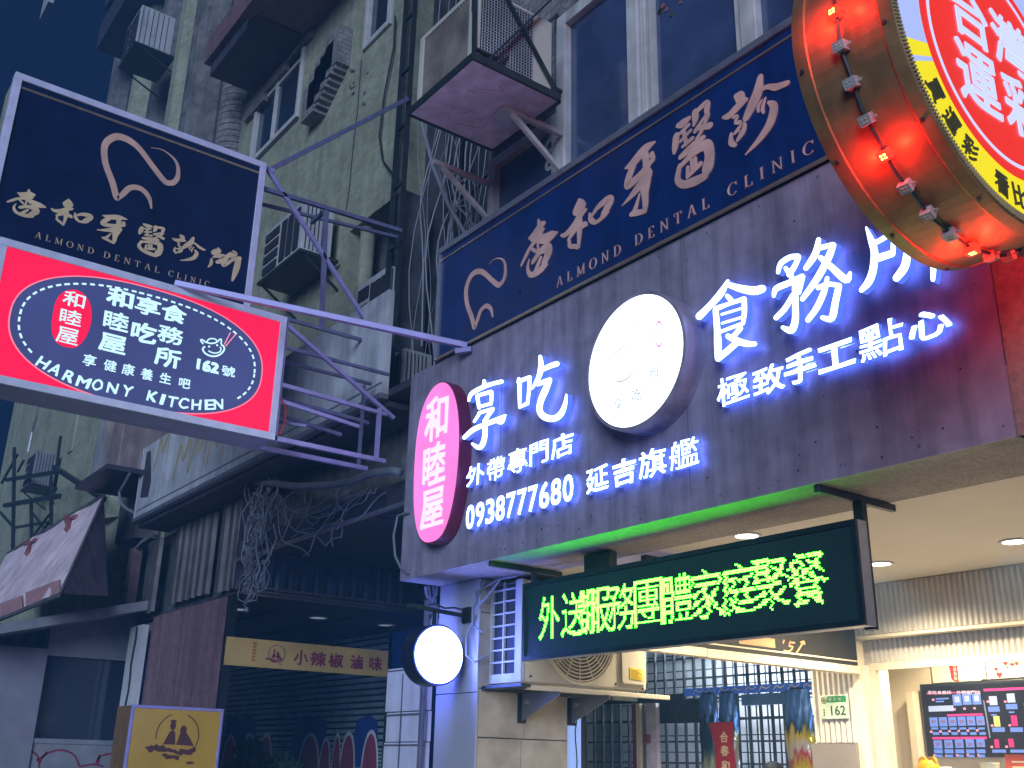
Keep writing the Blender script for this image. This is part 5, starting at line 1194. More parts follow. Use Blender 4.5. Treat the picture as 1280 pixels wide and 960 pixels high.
def awp(x, y):  # point on the slanted fabric
    d = _ray(x, y); n_ = np.cross(np.array([1., 0, 0]), np.array([0, 1.0, topz-botz])); p0 = np.array([xa, 4.74, topz]); n_ = n_/np.linalg.norm(n_)
    t = np.dot(p0-_C, n_)/np.dot(d, n_); return _C+d*(t*.996)
k = MB()
for pl in (((95, 646), (88, 651), (84, 662)), ((90, 648), (82, 646), (86, 655)), ((45, 675), (38, 682), (34, 692)), ((40, 678), (32, 680))):
    pp = [awp(x, y) for x, y in pl]
    k.tube(pp, .055, 5)
k.build('red_mark', m_redaw, aw)
# bottom valance
m = MB()
for (xx0, xx1) in ((0, 28), (32, 75)):
    q = [awp(xx1, 742+(75-xx1)*.42-2), awp(xx1, 742+(75-xx1)*.42-18), awp(xx0, 774-xx0*.42-20), awp(xx0, 774-xx0*.42-2)]
    m.add([tuple(v) for v in q], [(0, 1, 2, 3)])
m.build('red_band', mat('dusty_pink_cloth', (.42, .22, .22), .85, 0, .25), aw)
# units and pipes above the awning
p = onY(28, 607, 5.0)
small_ac(p[0], p[0]+.8, 5.0, 5.5, p[2]-.1, p[2]+.7, 'small air conditioner in a dark rack at the left edge', frame=m_pale)
p = onY(112, 603, 4.6)
u = thing('wall_cabinet_unit', 'tall pinkish air conditioning cabinet lit by a warm spot above the awning', 'air conditioner', (p[0], 4.8, p[2]))
bevel(MB().box(p[0], p[0]+1.55, 4.6, 5.6, p[2]-.05, p[2]+1.75).build('casing', mat('pinkish_steel', (.34, .27, .26), .5, .2, .25, 6, .1, 60, streak=.4), u), .006)
MB().box(p[0]+.08, p[0]+.70, 4.59, 4.6, p[2]+.02, p[2]+1.6).build('front_grille', m_pale, u)
l = bpy.data.lights.new('warm_bulb', 'POINT'); l.energy = 2.2; l.color = (1, .8, .35); l.shadow_soft_size = .04
lo = bpy.data.objects.new('warm_bulb', l); COL.objects.link(lo); lo.parent = u; lo.location = tuple(np.array(W((p[0]+.9, 4.35, p[2]+1.35)))-np.array(u['_o']))
b_ = MB(); q = (p[0]+.95, 4.45, p[2]+1.3); b_.box(q[0]-.05, q[0]+.05, q[1]-.03, q[1]+.05, q[2]-.05, q[2]+.03); b_.build('lamp_lens', glow('warm_lens', (1., .75, .3), 8.), u)
MB().box(-32.5, -19.2, 5.6, 5.8, 3.9, 13.5).build('wall', m_green, fb); MB().box(-32.5, -21.5, 5.4, 5.6, 1.0, 3.9).build('lower_wall', m_dirty, fb)
MB().box(p[0]-.1, p[0]+1.7, 4.4, 5.6, p[2]-.14, p[2]-.06).build('tray', m_dark, u)
m = MB()
for x0, y0, x1, y1, w_ in ((18, 560, 16, 700, .07), (39, 628, 40, 705, .06), (64, 596, 64, 690, .06), (6, 632, 74, 620, .09), (8, 600, 72, 590, .08), (68, 584, 130, 624, .09), (24, 702, 62, 652, .04), (2, 604, 22, 568, .05), (40, 640, 64, 672, .035), (64, 640, 40, 672, .035), (16, 660, 64, 652, .05), (76, 545, 70, 590, .05), (0, 640, 18, 660, .05), (22, 590, 30, 575, .04)):
    m.bar(onY(x0, y0, 4.85), onY(x1, y1, 4.9), w_)
tag(m.build('steel_rack', m_dkgrn), 'dark steel rack and struts around the small air conditioner above the awning', 'rack')
tag(MB().tube([onY(x, y, 5.2) for x, y in ((35, 565), (40, 540), (46, 520), (50, 480))], .03, 5).build('wall_pipe', m_alu), 'thin bright pipe rising above the rack at the left', 'pipe')
tag(MB().tube([onY(x, y, 4.5) for x, y in ((162, 592), (155, 605), (149, 615), (150, 628), (158, 636), (166, 640))], .02, 5).build('curling_wire', m_cable), 'pale wire curling beside the end of the awning', 'cable')

# ------------------------------------------------------------------ passage behind the scrolling sign
ws = thing('passage_sign', 'dark hanging sign with orange arrow figures above the barred passage', 'sign', (-5.95, 7, 2.5))
MB().box(-5.99, -5.93, 5.75, 8.38, 2.53, 3.2).build('board', mat('charcoal_board', (.022, .022, .02), .5, 0, .15), ws)
bevel(MB().box(-6.03, -5.92, 6.4, 8.39, 2.455, 2.525).build('bottom_rail', m_ivory, ws), .003); bevel(MB().box(-6.02, -5.93, 5.75, 6.40, 2.46, 2.53).build('bottom_rail', m_ivory, ws), .003)
MB().box(-5.928, -5.922, 6.4, 8.37, 2.56, 2.572).build('pale_line', m_ivory, ws)
k = MB(); fn = fX(-5.93); m_or = mat('orange_figures', (.62, .36, .18), .5, 0, .1)
pq = lambda x, y: (lambda q: (q[1], q[2]))(onX(900+x/6, 800+y/6, -5.93))
for pl in (((480, 0), (470, 25)), ((515, 20), (560, 20)), ((530, 10), (515, 45), (545, 50), (520, 85), (475, 78)), ((570, 100), (625, 15)), ((600, 20), (628, 10), (632, 35))):
    ribbon(k, [(*pq(x, y), .014) for x, y in pl], fn, .001, .004, 2)
k.prism([pq(260, 30)[0:2], pq(415, 60), pq(415, 15), pq(200, -20)], fn, .001, .004) if False else None
a = pq(140, 15); b = pq(412, 60); k.prism([(a[0], b[1]), (b[0], b[1]), (b[0], b[1]+.075), (a[0], b[1]+.075)], fn, .001, .004)
k.build('orange_figures', m_or, ws)
# barred cage
cg = thing('security_grille', 'dark steel bar grille across the passage in front of pale panels', 'grille', (-9, 9.5, GZ))
m_bar = mat('bar_steel', (.05, .065, .07), .5, .4, .2)
for i in range(26): x = -11.2+i*.165; MB().box(x, x+.024, 9.5, 9.53, GZ, 3.7).build('bar', m_bar, cg)
for i in range(17): zz = GZ+.2+i*.24; MB().box(-11.3, -7.08, 9.532, 9.55, zz, zz+.022).build('cross_bar', m_bar, cg)
cg2 = MB()
for i in range(25): x = -11.6+i*.17; cg2.box(x, x+.014, 10.2, 10.215, GZ, 3.7)
for i in range(20): zz = GZ+.1+i*.2; cg2.box(-11.6, -7.3, 10.216, 10.23, zz, zz+.014)
cg2.build('rear_mesh', m_bar, cg)
pw = thing('pale_panel_wall', 'pale blue white wall panels behind the bar grille', 'wall', (-9, 10.7, GZ))
for i in range(10): MB().box(-12.5+i*.55, -11.97+i*.55, 10.7, 10.75, GZ, 4).build('panel', mat('pale_panel', (.55, .60, .68), .6, 0, .1) if i == 0 else bpy.data.materials['pale_panel'], pw)
tl = thing('added_passage_light', 'unseen cool light added on the passage ceiling behind the grille', 'light', (-8.8, 9.9, 3.3))  # unseen lamp, added to brighten the panels behind the grille
MB().box(-9.6, -8.0, 9.86, 9.94, 3.32, 3.36).build('tube', glow('added_cool_light', (.85, .92, 1.), 190.), tl)
MB().box(-9.65, -7.95, 9.83, 9.97, 3.36, 3.40).build('fitting', m_white, tl)
MB().box(-11.6, -6.55, 7.7, 10.8, 3.41, 3.5).build('passage_ceiling', m_ceil, bld)
MB().box(-8.2, -5.95, 5.8, 9.6, 3.452, 3.5).build('passage_front_ceiling', m_ceil, bld)
MB().box(-6.50, -6.47, YW+.06, 9.6, GZ, 3.4).build('pier_side', m_flute, bld)
# dark rail, blue banner, foil
bn = thing('blue_banner', 'narrow blue glossy banner strip across the top of the passage', 'banner', (-8.2, 9.4, 2.43))
MB().box(-9.10, -6.6, 9.39, 9.40, 2.43, 2.515).build('strip', mat('blue_print_own_glow', (.05, .14, .55), .25, 0, .1, emit=(.05, .12, .5), es=.35), bn)  # banner is no lamp; its brightness is put in as emission
k = MB()
for i in range(9):
    x = -8.95+i*.2; ribbon(k, [(x, 2.45, .01), (x+.04, 2.49, .02), (x+.10, 2.47, .016), (x+.16, 2.495, .008)], fY(9.39), .001, .003)
k.build('white_swirls', mat('white_ink', (.7, .75, .85), .4), bn)
MB().box(-11.0, -9.1, 9.36, 9.42, 2.38, 2.46).build('dark_rail', m_dkgrn, cg)
MB().box(-9.85, -8.86, 9.42, 9.46, 2.13, 2.40).build('dark_panel', m_dkgrn, cg)
MB().box(-8.24, -7.42, 9.42, 9.46, 2.30, 2.42).build('blue_film', mat('blue_film', (.10, .22, .42), .3, 0, .2), cg)
def foil(name, stops):
    m = mat(name, (.5, .5, .5), .16, .55, .2, 8, .35, 16); nt = m.node_tree; b = nt.nodes['Principled BSDF']
    tc = nt.nodes.new('ShaderNodeTexCoord'); sp_ = nt.nodes.new('ShaderNodeSeparateXYZ'); nz_ = nt.nodes.new('ShaderNodeTexNoise'); nz_.inputs['Scale'].default_value = 3.5
    nt.links.new(tc.outputs['Generated'], sp_.inputs[0]); nt.links.new(tc.outputs['Generated'], nz_.inputs['Vector'])
    ma = nt.nodes.new('ShaderNodeMath'); ma.operation = 'MULTIPLY_ADD'; ma.inputs[1].default_value = .45; nt.links.new(nz_.outputs[0], ma.inputs[0]); nt.links.new(sp_.outputs[2], ma.inputs[2])
    cr = nt.nodes.new('ShaderNodeValToRGB'); nt.links.new(ma.outputs[0], cr.inputs[0])
    el = cr.color_ramp.elements; el[0].position = stops[0][0]; el[0].color = (*stops[0][1], 1); el[1].position = stops[-1][0]; el[1].color = (*stops[-1][1], 1)
    for p_, c_ in stops[1:-1]: e = el.new(p_); e.color = (*c_, 1)
    nt.links.new(cr.outputs[0], b.inputs['Base Color']); return m
BLU, DRK, GRN, YEL, PAL, RED = (.12, .28, .75), (.02, .06, .09), (.42, .50, .28), (.75, .60, .03), (.65, .65, .66), (.6, .06, .10)
def pouch(x0, x1, z0, z1, m, label):
    t = thing('hanging_foil_bag', label, 'hanging bag', ((x0+x1)/2, 9.3, z0), 'glossy foil bags hanging in the passage')
    n, r = 12, 14; vs = []; fs = []
    for i in range(r+1):
        zz_ = z1+(z0-z1)*i/r; wv = .5+.5*abs(sin(pi*i/r))**.5
        for j in range(n+1):
            u = j/n; cx__ = (x0+x1)/2; vs.append((cx__+(x0-x1)*(.5-u)*(.82+.18*wv), 9.30-.07*sin(pi*u)*wv+.012*sin(j*1.9+i*.8), zz_))
    for i in range(r):
        for j in range(n): fs.append((i*(n+1)+j, (i+1)*(n+1)+j, (i+1)*(n+1)+j+1, i*(n+1)+j+1))
    MB().add(vs, fs).build('foil_sheet', m, t, smooth=True)
    MB().box((x0+x1)/2-.08, (x0+x1)/2+.08, 9.28, 9.31, z1-.01, z1+.02).build('clip', m_blk, t)
pouch(-8.78, -8.50, 1.45, 2.43, foil('foil_a', ((.2, PAL), (.45, GRN), (.6, DRK), (.95, DRK), (1.1, BLU))), 'dark and pale foil bag hanging behind the red paper couplet')
pouch(-8.48, -8.20, 1.45, 2.43, foil('foil_b', ((.2, GRN), (.5, PAL), (.75, GRN), (.85, DRK), (1.1, BLU))), 'dark foil bag hanging just right of the red paper couplet')
pouch(-7.55, -7.18, 1.3, 2.43, foil('foil_c', ((.2, YEL), (.55, YEL), (.62, RED), (.68, PAL), (.8, YEL), (.9, DRK), (1.15, BLU))), 'foil bag with yellow lower half beside the fluted pier')
cp_ = thing('red_paper_couplet', 'red paper strip with gold brush writing hanging in the passage', 'banner', (-8.36, 9.2, 1.2))
MB().prism([(-8.54, 2.115), (-8.47, 1.85), (-8.455, 1.2), (-8.16, 1.2), (-8.19, 1.85), (-8.18, 2.12)], fY(9.2), 0, .006).build('paper', mat('red_paper', (.35, .012, .02), .6, 0, .15), cp_)
k = MB()
for ch, c_ in (('合', 1.96), ('春', 1.82), ('和', 1.66), ('平', 1.50)): put(MB(), ch, fY(9.193), -8.38, -8.26, c_-.06, c_+.05, .001, .004, side=0, bold=.02, wob=.04).build('character', m_gold, cp_)
ff = thing('steel_door_frame', 'shiny steel and red door frame under the air conditioner rail', 'door frame', (-9.6, 9.3, GZ))
MB().box(-9.86, -9.79, 9.25, 9.32, GZ, 2.36).build('red_post', mat('dark_red_paint', (.25, .02, .03), .4), ff)
MB().box(-9.77, -9.70, 9.23, 9.30, GZ, 2.36).build('pale_post', m_ivory, ff); MB().box(-9.68, -9.63, 9.25, 9.30, GZ, 2.36).build('steel_post', m_alu, ff)
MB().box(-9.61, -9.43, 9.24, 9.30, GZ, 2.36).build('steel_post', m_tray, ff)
MB().box(-9.62, -9.52, 9.20, 9.238, 1.90, 2.0).build('latch', m_redaw, ff)

# door number plate
pl_ = thing('door_number_plate', 'small green and white door number plate reading 162 on fluted wall', 'sign', (-6.25, YW-.03, 2.05))
a, b = onY(1027, 885, YW-.03), onY(1061, 885, YW-.03); px0, px1, pz0, pz1 = a[0], b[0], 2.075, 2.285
bevel(MB().box(px0, px1, YW-.045, YW-.026, pz0, pz1).build('plate', mat('pale_green_plate', (.50, .62, .50), .4, 0, .08), pl_), .002)
MB().prism([(px0+.08, pz1-.065), (px1-.012, pz1-.065), (px1-.012, pz1-.01), (px0+.08, pz1-.01)], fY(YW-.045), .0005, .002).build('green_band', mat('plate_green', (.01, .22, .06), .4), pl_)
k = MB(); put(k, '162', fY(YW-.045), px0+.115, px1-.025, pz0+.03, pz0+.115, .001, .003, side=0, bold=.01); k.build('number', mat('dark_green_ink', (.01, .08, .03), .5), pl_)
k = MB(); k.ring(fY(YW-.045), px0+.045, pz1-.045, .022, .030, .001, .003, n=20); k.cyl(fY(YW-.045), px0+.045, pz1-.045, .014, .001, .003, n=12)
for i in range(3): k.prism([(px0+.03, pz0+.03+i*.022), (px0+.045, pz0+.03+i*.022), (px0+.045, pz0+.043+i*.022), (px0+.03, pz0+.043+i*.022)], fY(YW-.045), .001, .002)
k.build('city_seal', m_ink, pl_)
k = MB()
for i, ch in enumerate('延吉街'): put(k, ch, fY(YW-.047), px0+.10+i*.05, px0+.135+i*.05, pz1-.052, pz1-.022, .001, .002, side=0)
k.build('street_name', m_white, pl_)

# ------------------------------------------------------------------ inside: menu screen, posters, counter things
YT = 10.45
tv = thing('menu_screen', 'black wall screen showing the shop menu with pink bars and pictures', 'screen', (-5.6, YT, 1.76))
TX0, TX1, TZ0, TZ1 = -6.645, -4.9, 1.79, 2.52
bevel(MB().box(TX0, TX1, YT, YT+.05, TZ0, TZ1).build('housing', m_blk, tv), .003)
MB().prism([(TX0+.03, TZ0+.03), (TX1-.03, TZ0+.03), (TX1-.03, TZ1-.03), (TX0+.03, TZ1-.03)], fY(YT), .0005, .002).build('display', g_screen, tv)
k_p, k_b, k_w, k_c = ('pink_bar', glow('scr_pink', (1., .05, .28), 1.)), ('picture_tile', glow('scr_blue', (.16, .28, .75), .9)), ('white_tile', glow('scr_white', (.5, .58, .8), .9)), ('food_picture', glow('scr_food', (.28, .18, .35), .8))
def sr(k, x0, y0, x1, y1, d=.003):  # rectangle measured in the close view of the screen
    a = onY(1120+x0/6, 800+y1/6, YT); b = onY(1120+x1/6, 800+y0/6, YT); 
    sl = (x1-x0)/6*0
    q_ = MB() if isinstance(k, tuple) else k
    q_.prism([(a[0], min(a[2], b[2])), (b[0], min(a[2], b[2])), (b[0], max(a[2], b[2])), (a[0], max(a[2], b[2]))], fY(YT), .0022, d)
    if isinstance(k, tuple): q_.build(k[0], k[1], tv)
sr(k_p, 232, 382, 630, 408); sr(k_p, 660, 352, 990, 385); sr(k_p, 385, 550, 650, 572); sr(k_p, 275, 725, 680, 745)
for x, y in ((432, 408), (505, 402), (578, 400)): sr(k_b, x, y, x+55, y+85); sr(k_w, x+12, y+15, x+42, y+60, .0035)
sr(k_w, 248, 490, 430, 538)
for i in range(6): x = 258+i*70; sr(k_b, x, 580-i*2, x+52, 650-i*2); sr(k_c, x+10, 600, x+40, 625, .0035); sr(k_b, x+8, 655, x+58, 672); sr(k_b, x+20, 690, x+66, 712)
for i in range(5): x = 288+i*80; sr(k_b, x, 752-i*3, x+55, 815-i*3); sr(k_c, x+12, 770, x+42, 795, .0035); sr(k_b, x, 820, x+62, 850); sr(k_b, x+10, 860, x+60, 880)
sr(k_b, 300, 432, 395, 448); sr(k_b, 300, 455, 360, 468)
for i, (x, y) in enumerate(((705, 420), (838, 400), (975, 395))): sr(k_w, x, y, x+50, y+70); sr(k_b, x-10, y+78, x+70, y+120); sr(k_b, x+10, y+135, x+50, y+148)
kk = MB(); sr(kk, 740, 570, 775, 650); kk.build('yellow_item', glow('scr_yellow', (.8, .75, .2), .9), tv)
kk = MB(); sr(kk, 872, 565, 905, 645); sr(kk, 745, 745, 770, 810); sr(kk, 850, 740, 880, 805); kk.build('magenta_item', glow('scr_magenta', (.75, .03, .2), .9), tv)
for x in (725, 860): sr(k_b, x, 655, x+90, 690); sr(k_b, x, 822, x+100, 845)
kd_ = MB()
for i in range(40):
    x = 655+i*1.2; kx = 455+i*7; sr(kd_, x, kx, x+8, kx+4)
kd_.build('dotted_line', k_w[1], tv, kind='stuff')
k4 = MB()
for x, y in ((280, 448), (440, 520), (515, 515), (590, 512), (265, 688), (335, 686), (403, 684), (472, 682), (540, 680), (610, 678), (290, 865), (380, 868), (460, 864), (540, 862), (620, 864), (690, 462), (820, 462), (722, 642), (855, 640), (720, 802), (830, 800)): sr(k4, x-8, y-8, x+8, y+8)
k4.build('price_dots', glow('scr_pinkdot', (1., .35, .5), 1.), tv, kind='stuff')
hd = MB()
for i, ch in enumerate('享吃食務所 外帶專門店'):
    if ch != ' ': 
        a = onY(1120+(240+i*36)/6, 800+395/6, YT); put(hd, ch, fY(YT), a[0], a[0]+.05, a[2]-.018, a[2]+.018, .0035, .005, side=0)
hd.build('heading_text', glow('scr_text', (1, .8, .9), 1.), tv)
ps = thing('sign_poster', 'cream panel with a red vertical logo above the menu screen', 'poster', (-6.2, 10.5, 2.55))
a, b = onY(1178, 850, 10.5), onY(1227, 850, 10.5)
MB().box(a[0]-.1, b[0]+.03, 10.48, 10.5, 2.53, 2.78).build('panel', m_ivory, ps)
c_ = onY(1192, 842, 10.48); MB().prism([(c_[0]-.05, 2.78), (c_[0]-.03, 2.56), (c_[0]-.0, 2.535), (c_[0]+.05, 2.535), (c_[0]+.055, 2.78)], fY(10.48), .0005, .003).build('red_logo', mat('logo_red', (.65, .03, .03), .4), ps)
k = MB()
for i in range(5): k.ring(fY(10.477), c_[0]+.02, 2.565+i*.045, .010, .017, .0005, .002, n=14)
k.build('logo_letters', m_white, ps)
hp_ = thing('heart_poster', 'white poster covered with red hearts above the menu screen', 'poster', (-5.6, 10.5, 2.55))
a = onY(1236, 848, 10.5)
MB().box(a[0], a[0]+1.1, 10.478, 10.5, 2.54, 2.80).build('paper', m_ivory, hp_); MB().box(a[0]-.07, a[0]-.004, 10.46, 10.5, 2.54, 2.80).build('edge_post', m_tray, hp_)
k = MB()
for i in range(34):
    cx_ = a[0]+.05+R.uniform(0, 1.0); cz_ = 2.565+R.uniform(0, .21); r_ = R.choice((.012, .02, .032, .036))
    k.prism([(cx_+r_*1.0*(16*sin(t)**3)/16, cz_+r_*(13*cos(t)-5*cos(2*t)-2*cos(3*t)-cos(4*t))/14) for t in np.linspace(2*pi, 0, 16, endpoint=False)], fY(10.478), .0005, .002+.0001*i)
k.build('hearts', mat('heart_red', (.65, .02, .02), .4), hp_)
# yellow eared ornament, cup, red card on the counter
CT = 1.42
def lathe(m, cx_, cy_, prof, n=20):
    vs = [(cx_+r*cos(2*pi*k/n), cy_+r*sin(2*pi*k/n), z_) for r, z_ in prof for k in range(n)]
    fs = [(i*n+k, i*n+(k+1) % n, (i+1)*n+(k+1) % n, (i+1)*n+k) for i in range(len(prof)-1) for k in range(n)]
    return m.add(vs, fs)
or_ = onY(1160, 953, 9.7); oz = or_[2]
ot = thing('yellow_eared_ornament', 'yellow ornament with two rounded ears on the counter below the screen', 'ornament', (or_[0], 9.7, CT))
m_yel = mat('yellow_glaze', (.80, .42, .01), .3, 0, .1)
lathe(MB(), or_[0], 9.7, [(.0, CT), (.10, CT), (.105, CT+.03), (.09, oz-.16), (.11, oz-.08), (.10, oz-.02), (.06, oz+.02), (0, oz+.025)]).build('body', m_yel, ot, smooth=True)
for s2 in (-1, 1): MB().prism([(or_[0]+s2*.06+.045*cos(t)-.01*s2, oz-.0+.055*sin(t)) for t in np.linspace(0, 2*pi, 14, endpoint=False)], fY(9.72), 0, .035).build('ear', m_yel, ot)
cu_ = onY(1237, 955, 9.7)
ct = thing('paper_cup', 'pale cup standing on the counter right of the yellow ornament', 'cup', (cu_[0], 9.7, CT))
lathe(MB(), cu_[0], 9.7, [(0, CT), (.06, CT), (.085, cu_[2]), (.09, cu_[2]+.012), (.08, cu_[2]+.012), (.07, CT+.03), (0, CT+.03)]).build('cup', mat('pale_cup', (.6, .62, .5), .4), ct, smooth=True)
ro = onY(1176, 957, 9.8); rt = thing('white_bowl_stack', 'small stack of white bowls beside the yellow ornament', 'bowls', (ro[0], 9.8, CT))
for i in range(2): lathe(MB(), ro[0]+.02, 9.8, [(0, CT+.01+i*.04), (.04, CT+i*.04), (.08, ro[2]-.05+i*.04), (.075, ro[2]-.05+i*.04), (0, CT+.03+i*.04)]).build('bowl', m_white, rt, smooth=True)
a = onY(1256, 946, 9.6)
cd = thing('red_card_stand', 'red and orange card standing on the counter at the right edge', 'card', (a[0]+.1, 9.6, CT))
MB().box(a[0], a[0]+.42, 9.6, 9.612, CT, a[2]+.02).build('card', mat('card_red', (.62, .10, .06), .5, 0, .1), cd)
k = MB()
for i in range(4): k.prism([(a[0]+.06, a[2]-.05-i*.045), (a[0]+.3-.03*(i % 2), a[2]-.05-i*.045), (a[0]+.3-.03*(i % 2), a[2]-.035-i*.045), (a[0]+.06, a[2]-.035-i*.045)], fY(9.6), .0005, .002)
k.build('card_print', m_ivory, cd)

# ------------------------------------------------------------------ night haze, tinted blue and added to lift the shadows
HAZE = MB().box(-33, 4, -3, 12.5, GZ-1.6, 26).build('haze', mat('added_blue_haze', (1, 1, 1)), None, kind='stuff')
hm = HAZE.data.materials[0]; hn = hm.node_tree; hn.nodes.clear()
ho = hn.nodes.new('ShaderNodeOutputMaterial'); hv = hn.nodes.new('ShaderNodeVolumePrincipled')
hv.inputs['Color'].default_value = (.22, .50, 1, 1); hv.inputs['Density'].default_value = .0095; hv.inputs['Anisotropy'].default_value = .0
hn.links.new(hv.outputs[0], ho.inputs['Volume'])

# ------------------------------------------------------------------ person in the passage (only the top of the hair shows)
hd_ = onY(966, 952, 8.9); PXc, PYc = hd_[0], 8.9; hz = hd_[2]; H = (hz-GZ)
pe = thing('person', 'person with short dark hair and dark t-shirt standing in the passage', 'person', (PXc, PYc, GZ))
def skin_body():
    J = {'pel': (0, 0, .53), 'sp': (0, .0, .64), 'ch': (0, 0, .76), 'nk': (0, 0, .84), 'hd': (0, -.005, .885), 'ht': (0, 0, .955)}
    for s2, t in ((-1, 'l'), (1, 'r')):
        J['hip'+t] = (s2*.055, 0, .51); J['kn'+t] = (s2*.06, -.01, .28); J['an'+t] = (s2*.06, .01, .04); J['to'+t] = (s2*.07, -.09, .015)
        J['sh'+t] = (s2*.11, 0, .815); J['el'+t] = (s2*.13, .01, .64); J['wr'+t] = (s2*.135, -.04, .50); J['pa'+t] = (s2*.135, -.055, .455)
        for f_i in range(4): J['f%d%s' % (f_i, t)] = (s2*(.128+.002*f_i), -.03-.014*f_i, .415+.004*abs(f_i-1.5)); J['g%d%s' % (f_i, t)] = (s2*(.124+.002*f_i), -.034-.014*f_i, .385+.006*abs(f_i-1.5))
        J['th'+t] = (s2*.125, -.085, .44)
    Ed = [('pel', 'sp'), ('sp', 'ch'), ('ch', 'nk'), ('nk', 'hd'), ('hd', 'ht')]
    for t in 'lr':
        Ed += [('pel', 'hip'+t), ('hip'+t, 'kn'+t), ('kn'+t, 'an'+t), ('an'+t, 'to'+t), ('ch', 'sh'+t), ('sh'+t, 'el'+t), ('el'+t, 'wr'+t), ('wr'+t, 'pa'+t), ('pa'+t, 'th'+t)]
        for f_i in range(4): Ed += [('pa'+t, 'f%d%s' % (f_i, t)), ('f%d%s' % (f_i, t), 'g%d%s' % (f_i, t))]
    rad = {'pel': .085, 'sp': .075, 'ch': .088, 'nk': .034, 'hd': .05, 'ht': .045}
    for t in 'lr': rad.update({'hip'+t: .06, 'kn'+t: .036, 'an'+t: .024, 'to'+t: .02, 'sh'+t: .036, 'el'+t: .025, 'wr'+t: .018, 'pa'+t: .02, 'th'+t: .006}); rad.update({'f%d%s' % (i, t): .006 for i in range(4)}); rad.update({'g%d%s' % (i, t): .005 for i in range(4)})
    ks = list(J); me = bpy.data.meshes.new('body')
    o_ = np.array(pe['_o']); Hm = H*S
    me.from_pydata([(J[k_][0]*Hm, J[k_][1]*Hm, J[k_][2]*Hm) for k_ in ks], [(ks.index(a_), ks.index(b_)) for a_, b_ in Ed], [])
    o = bpy.data.objects.new('body', me); COL.objects.link(o); o.parent = pe
    sm = o.modifiers.new('skin', 'SKIN'); 
    me.skin_vertices  # layer exists after the modifier is added through data api only if present
    return o, me, ks, rad, Hm
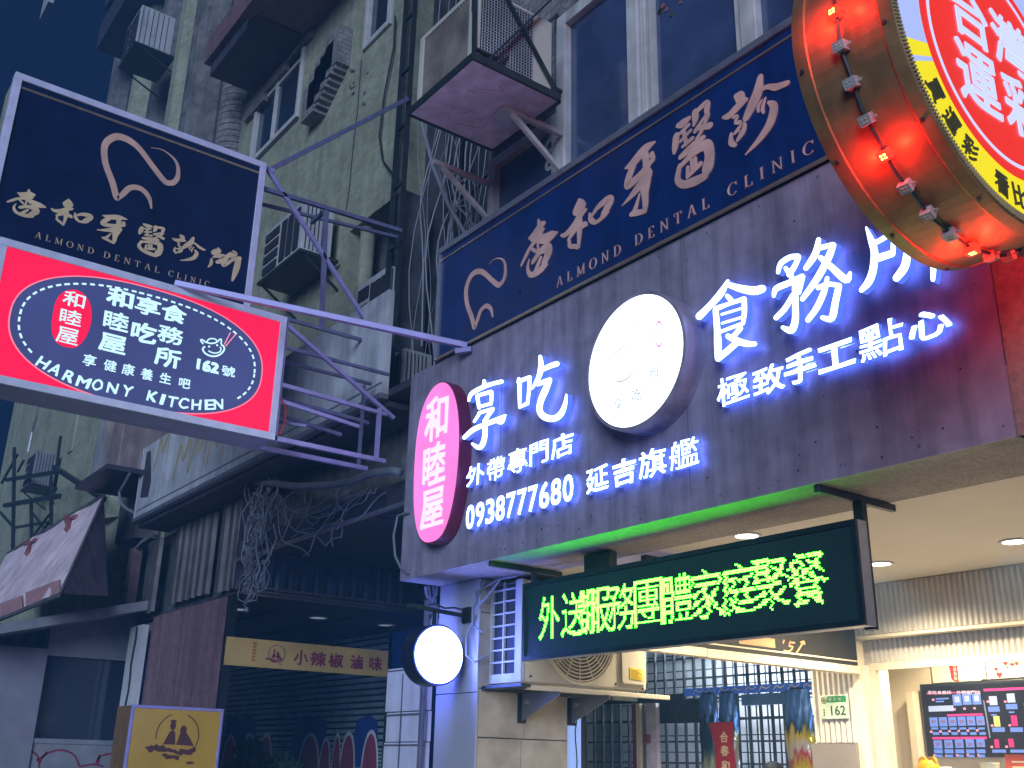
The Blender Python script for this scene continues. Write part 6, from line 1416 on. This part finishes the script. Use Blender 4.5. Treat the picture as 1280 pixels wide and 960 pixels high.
try:
    o, me, ks, rad, Hm = skin_body()
    if not me.skin_vertices:
        bpy.context.view_layer.objects.active = o; o.select_set(True)
        import bmesh
        bm = bmesh.new(); bm.from_mesh(me); bm.verts.layers.skin.verify(); bm.to_mesh(me); bm.free()
    sv = me.skin_vertices[0].data
    for i, k_ in enumerate(ks): r_ = rad[k_]*Hm; sv[i].radius = (r_*.95, r_*.8) if k_ not in ('ch', 'pel', 'sp') else (r_*1.15, r_*.75)
    sv[0].use_root = True
    ss = o.modifiers.new('sub', 'SUBSURF'); ss.levels = 1; ss.render_levels = 2
    bm_ = mat('clothes_and_skin', (.03, .035, .05), .8, 0, 0, bump=.2); nt = bm_.node_tree; b = nt.nodes['Principled BSDF']
    tc = nt.nodes.new('ShaderNodeTexCoord'); sp_ = nt.nodes.new('ShaderNodeSeparateXYZ'); nt.links.new(tc.outputs['Object'], sp_.inputs[0])
    def step(sock, th, op='GREATER_THAN'):
        n_ = nt.nodes.new('ShaderNodeMath'); n_.operation = op; n_.inputs[1].default_value = th; nt.links.new(sock, n_.inputs[0]); return n_.outputs[0]
    def mixc(fac, a, c_):
        n_ = nt.nodes.new('ShaderNodeMix'); n_.data_type = 'RGBA'; nt.links.new(fac, n_.inputs[0])
        for k_, v_ in ((6, a), (7, c_)):
            if isinstance(v_, tuple): n_.inputs[k_].default_value = v_
            else: nt.links.new(v_, n_.inputs[k_])
        return n_.outputs[2]
    ab = nt.nodes.new('ShaderNodeMath'); ab.operation = 'ABSOLUTE'; nt.links.new(sp_.outputs[0], ab.inputs[0])
    arm = nt.nodes.new('ShaderNodeMath'); arm.operation = 'MULTIPLY'; nt.links.new(step(ab.outputs[0], .098*Hm), arm.inputs[0]); nt.links.new(step(sp_.outputs[2], .68*Hm, 'LESS_THAN'), arm.inputs[1])
    c1 = mixc(step(sp_.outputs[2], .52*Hm), (.03, .045, .09, 1), (.03, .035, .05, 1)); c2 = mixc(step(sp_.outputs[2], .855*Hm), c1, (.5, .33, .25, 1)); c3 = mixc(arm.outputs[0], c2, (.5, .33, .25, 1))
    nt.links.new(c3, b.inputs['Base Color']); me.materials.append(bm_)
except Exception as ex:
    print('person body:', ex)
Hs = H
k = MB(); n1, n2 = 14, 20
def ell(m, c, a, b, d, n1=12, n2=18, zmin=-1.):
    vs = []; fs = []
    for i in range(n1+1):
        ph = -pi/2+pi*i/n1
        for j in range(n2): vs.append((c[0]+a*cos(ph)*cos(2*pi*j/n2), c[1]+b*cos(ph)*sin(2*pi*j/n2), c[2]+d*max(sin(ph), zmin)))
    for i in range(n1):
        for j in range(n2): fs.append((i*n2+j, i*n2+(j+1) % n2, (i+1)*n2+(j+1) % n2, (i+1)*n2+j))
    return m.add(vs, fs)
hc = (PXc, PYc-.01, GZ+.925*H)
ell(MB(), hc, .044*H*1.02, .054*H, .066*H).build('head', m_skin, pe, smooth=True)
ell(MB(), (hc[0], hc[1]+.006*H, hc[2]+.012*H), .050*H, .058*H, .066*H, zmin=-.35).build('hair', m_hair, pe, smooth=True)
m = MB(); m.tube([(hc[0], hc[1]-.052*H, hc[2]), (hc[0], hc[1]-.066*H, hc[2]-.012*H)], .008*H, 8); m.build('nose', m_skin, pe)
for s2 in (-1, 1):
    ell(MB(), (hc[0]+s2*.018*H, hc[1]-.048*H, hc[2]+.004*H), .006*H, .004*H, .004*H, 6, 8).build('eye', m_blk, pe, smooth=True)
    ell(MB(), (hc[0]+s2*.046*H, hc[1], hc[2]-.004*H), .006*H, .012*H, .018*H, 6, 8).build('ear', m_skin, pe, smooth=True)
MB().bar((hc[0]-.012*H, hc[1]-.050*H, hc[2]-.028*H), (hc[0]+.012*H, hc[1]-.050*H, hc[2]-.028*H), .006*H).build('mouth', mat('lips', (.4, .12, .1), .5), pe)

for o in SC.objects:
    if '_o' in o: del o['_o']
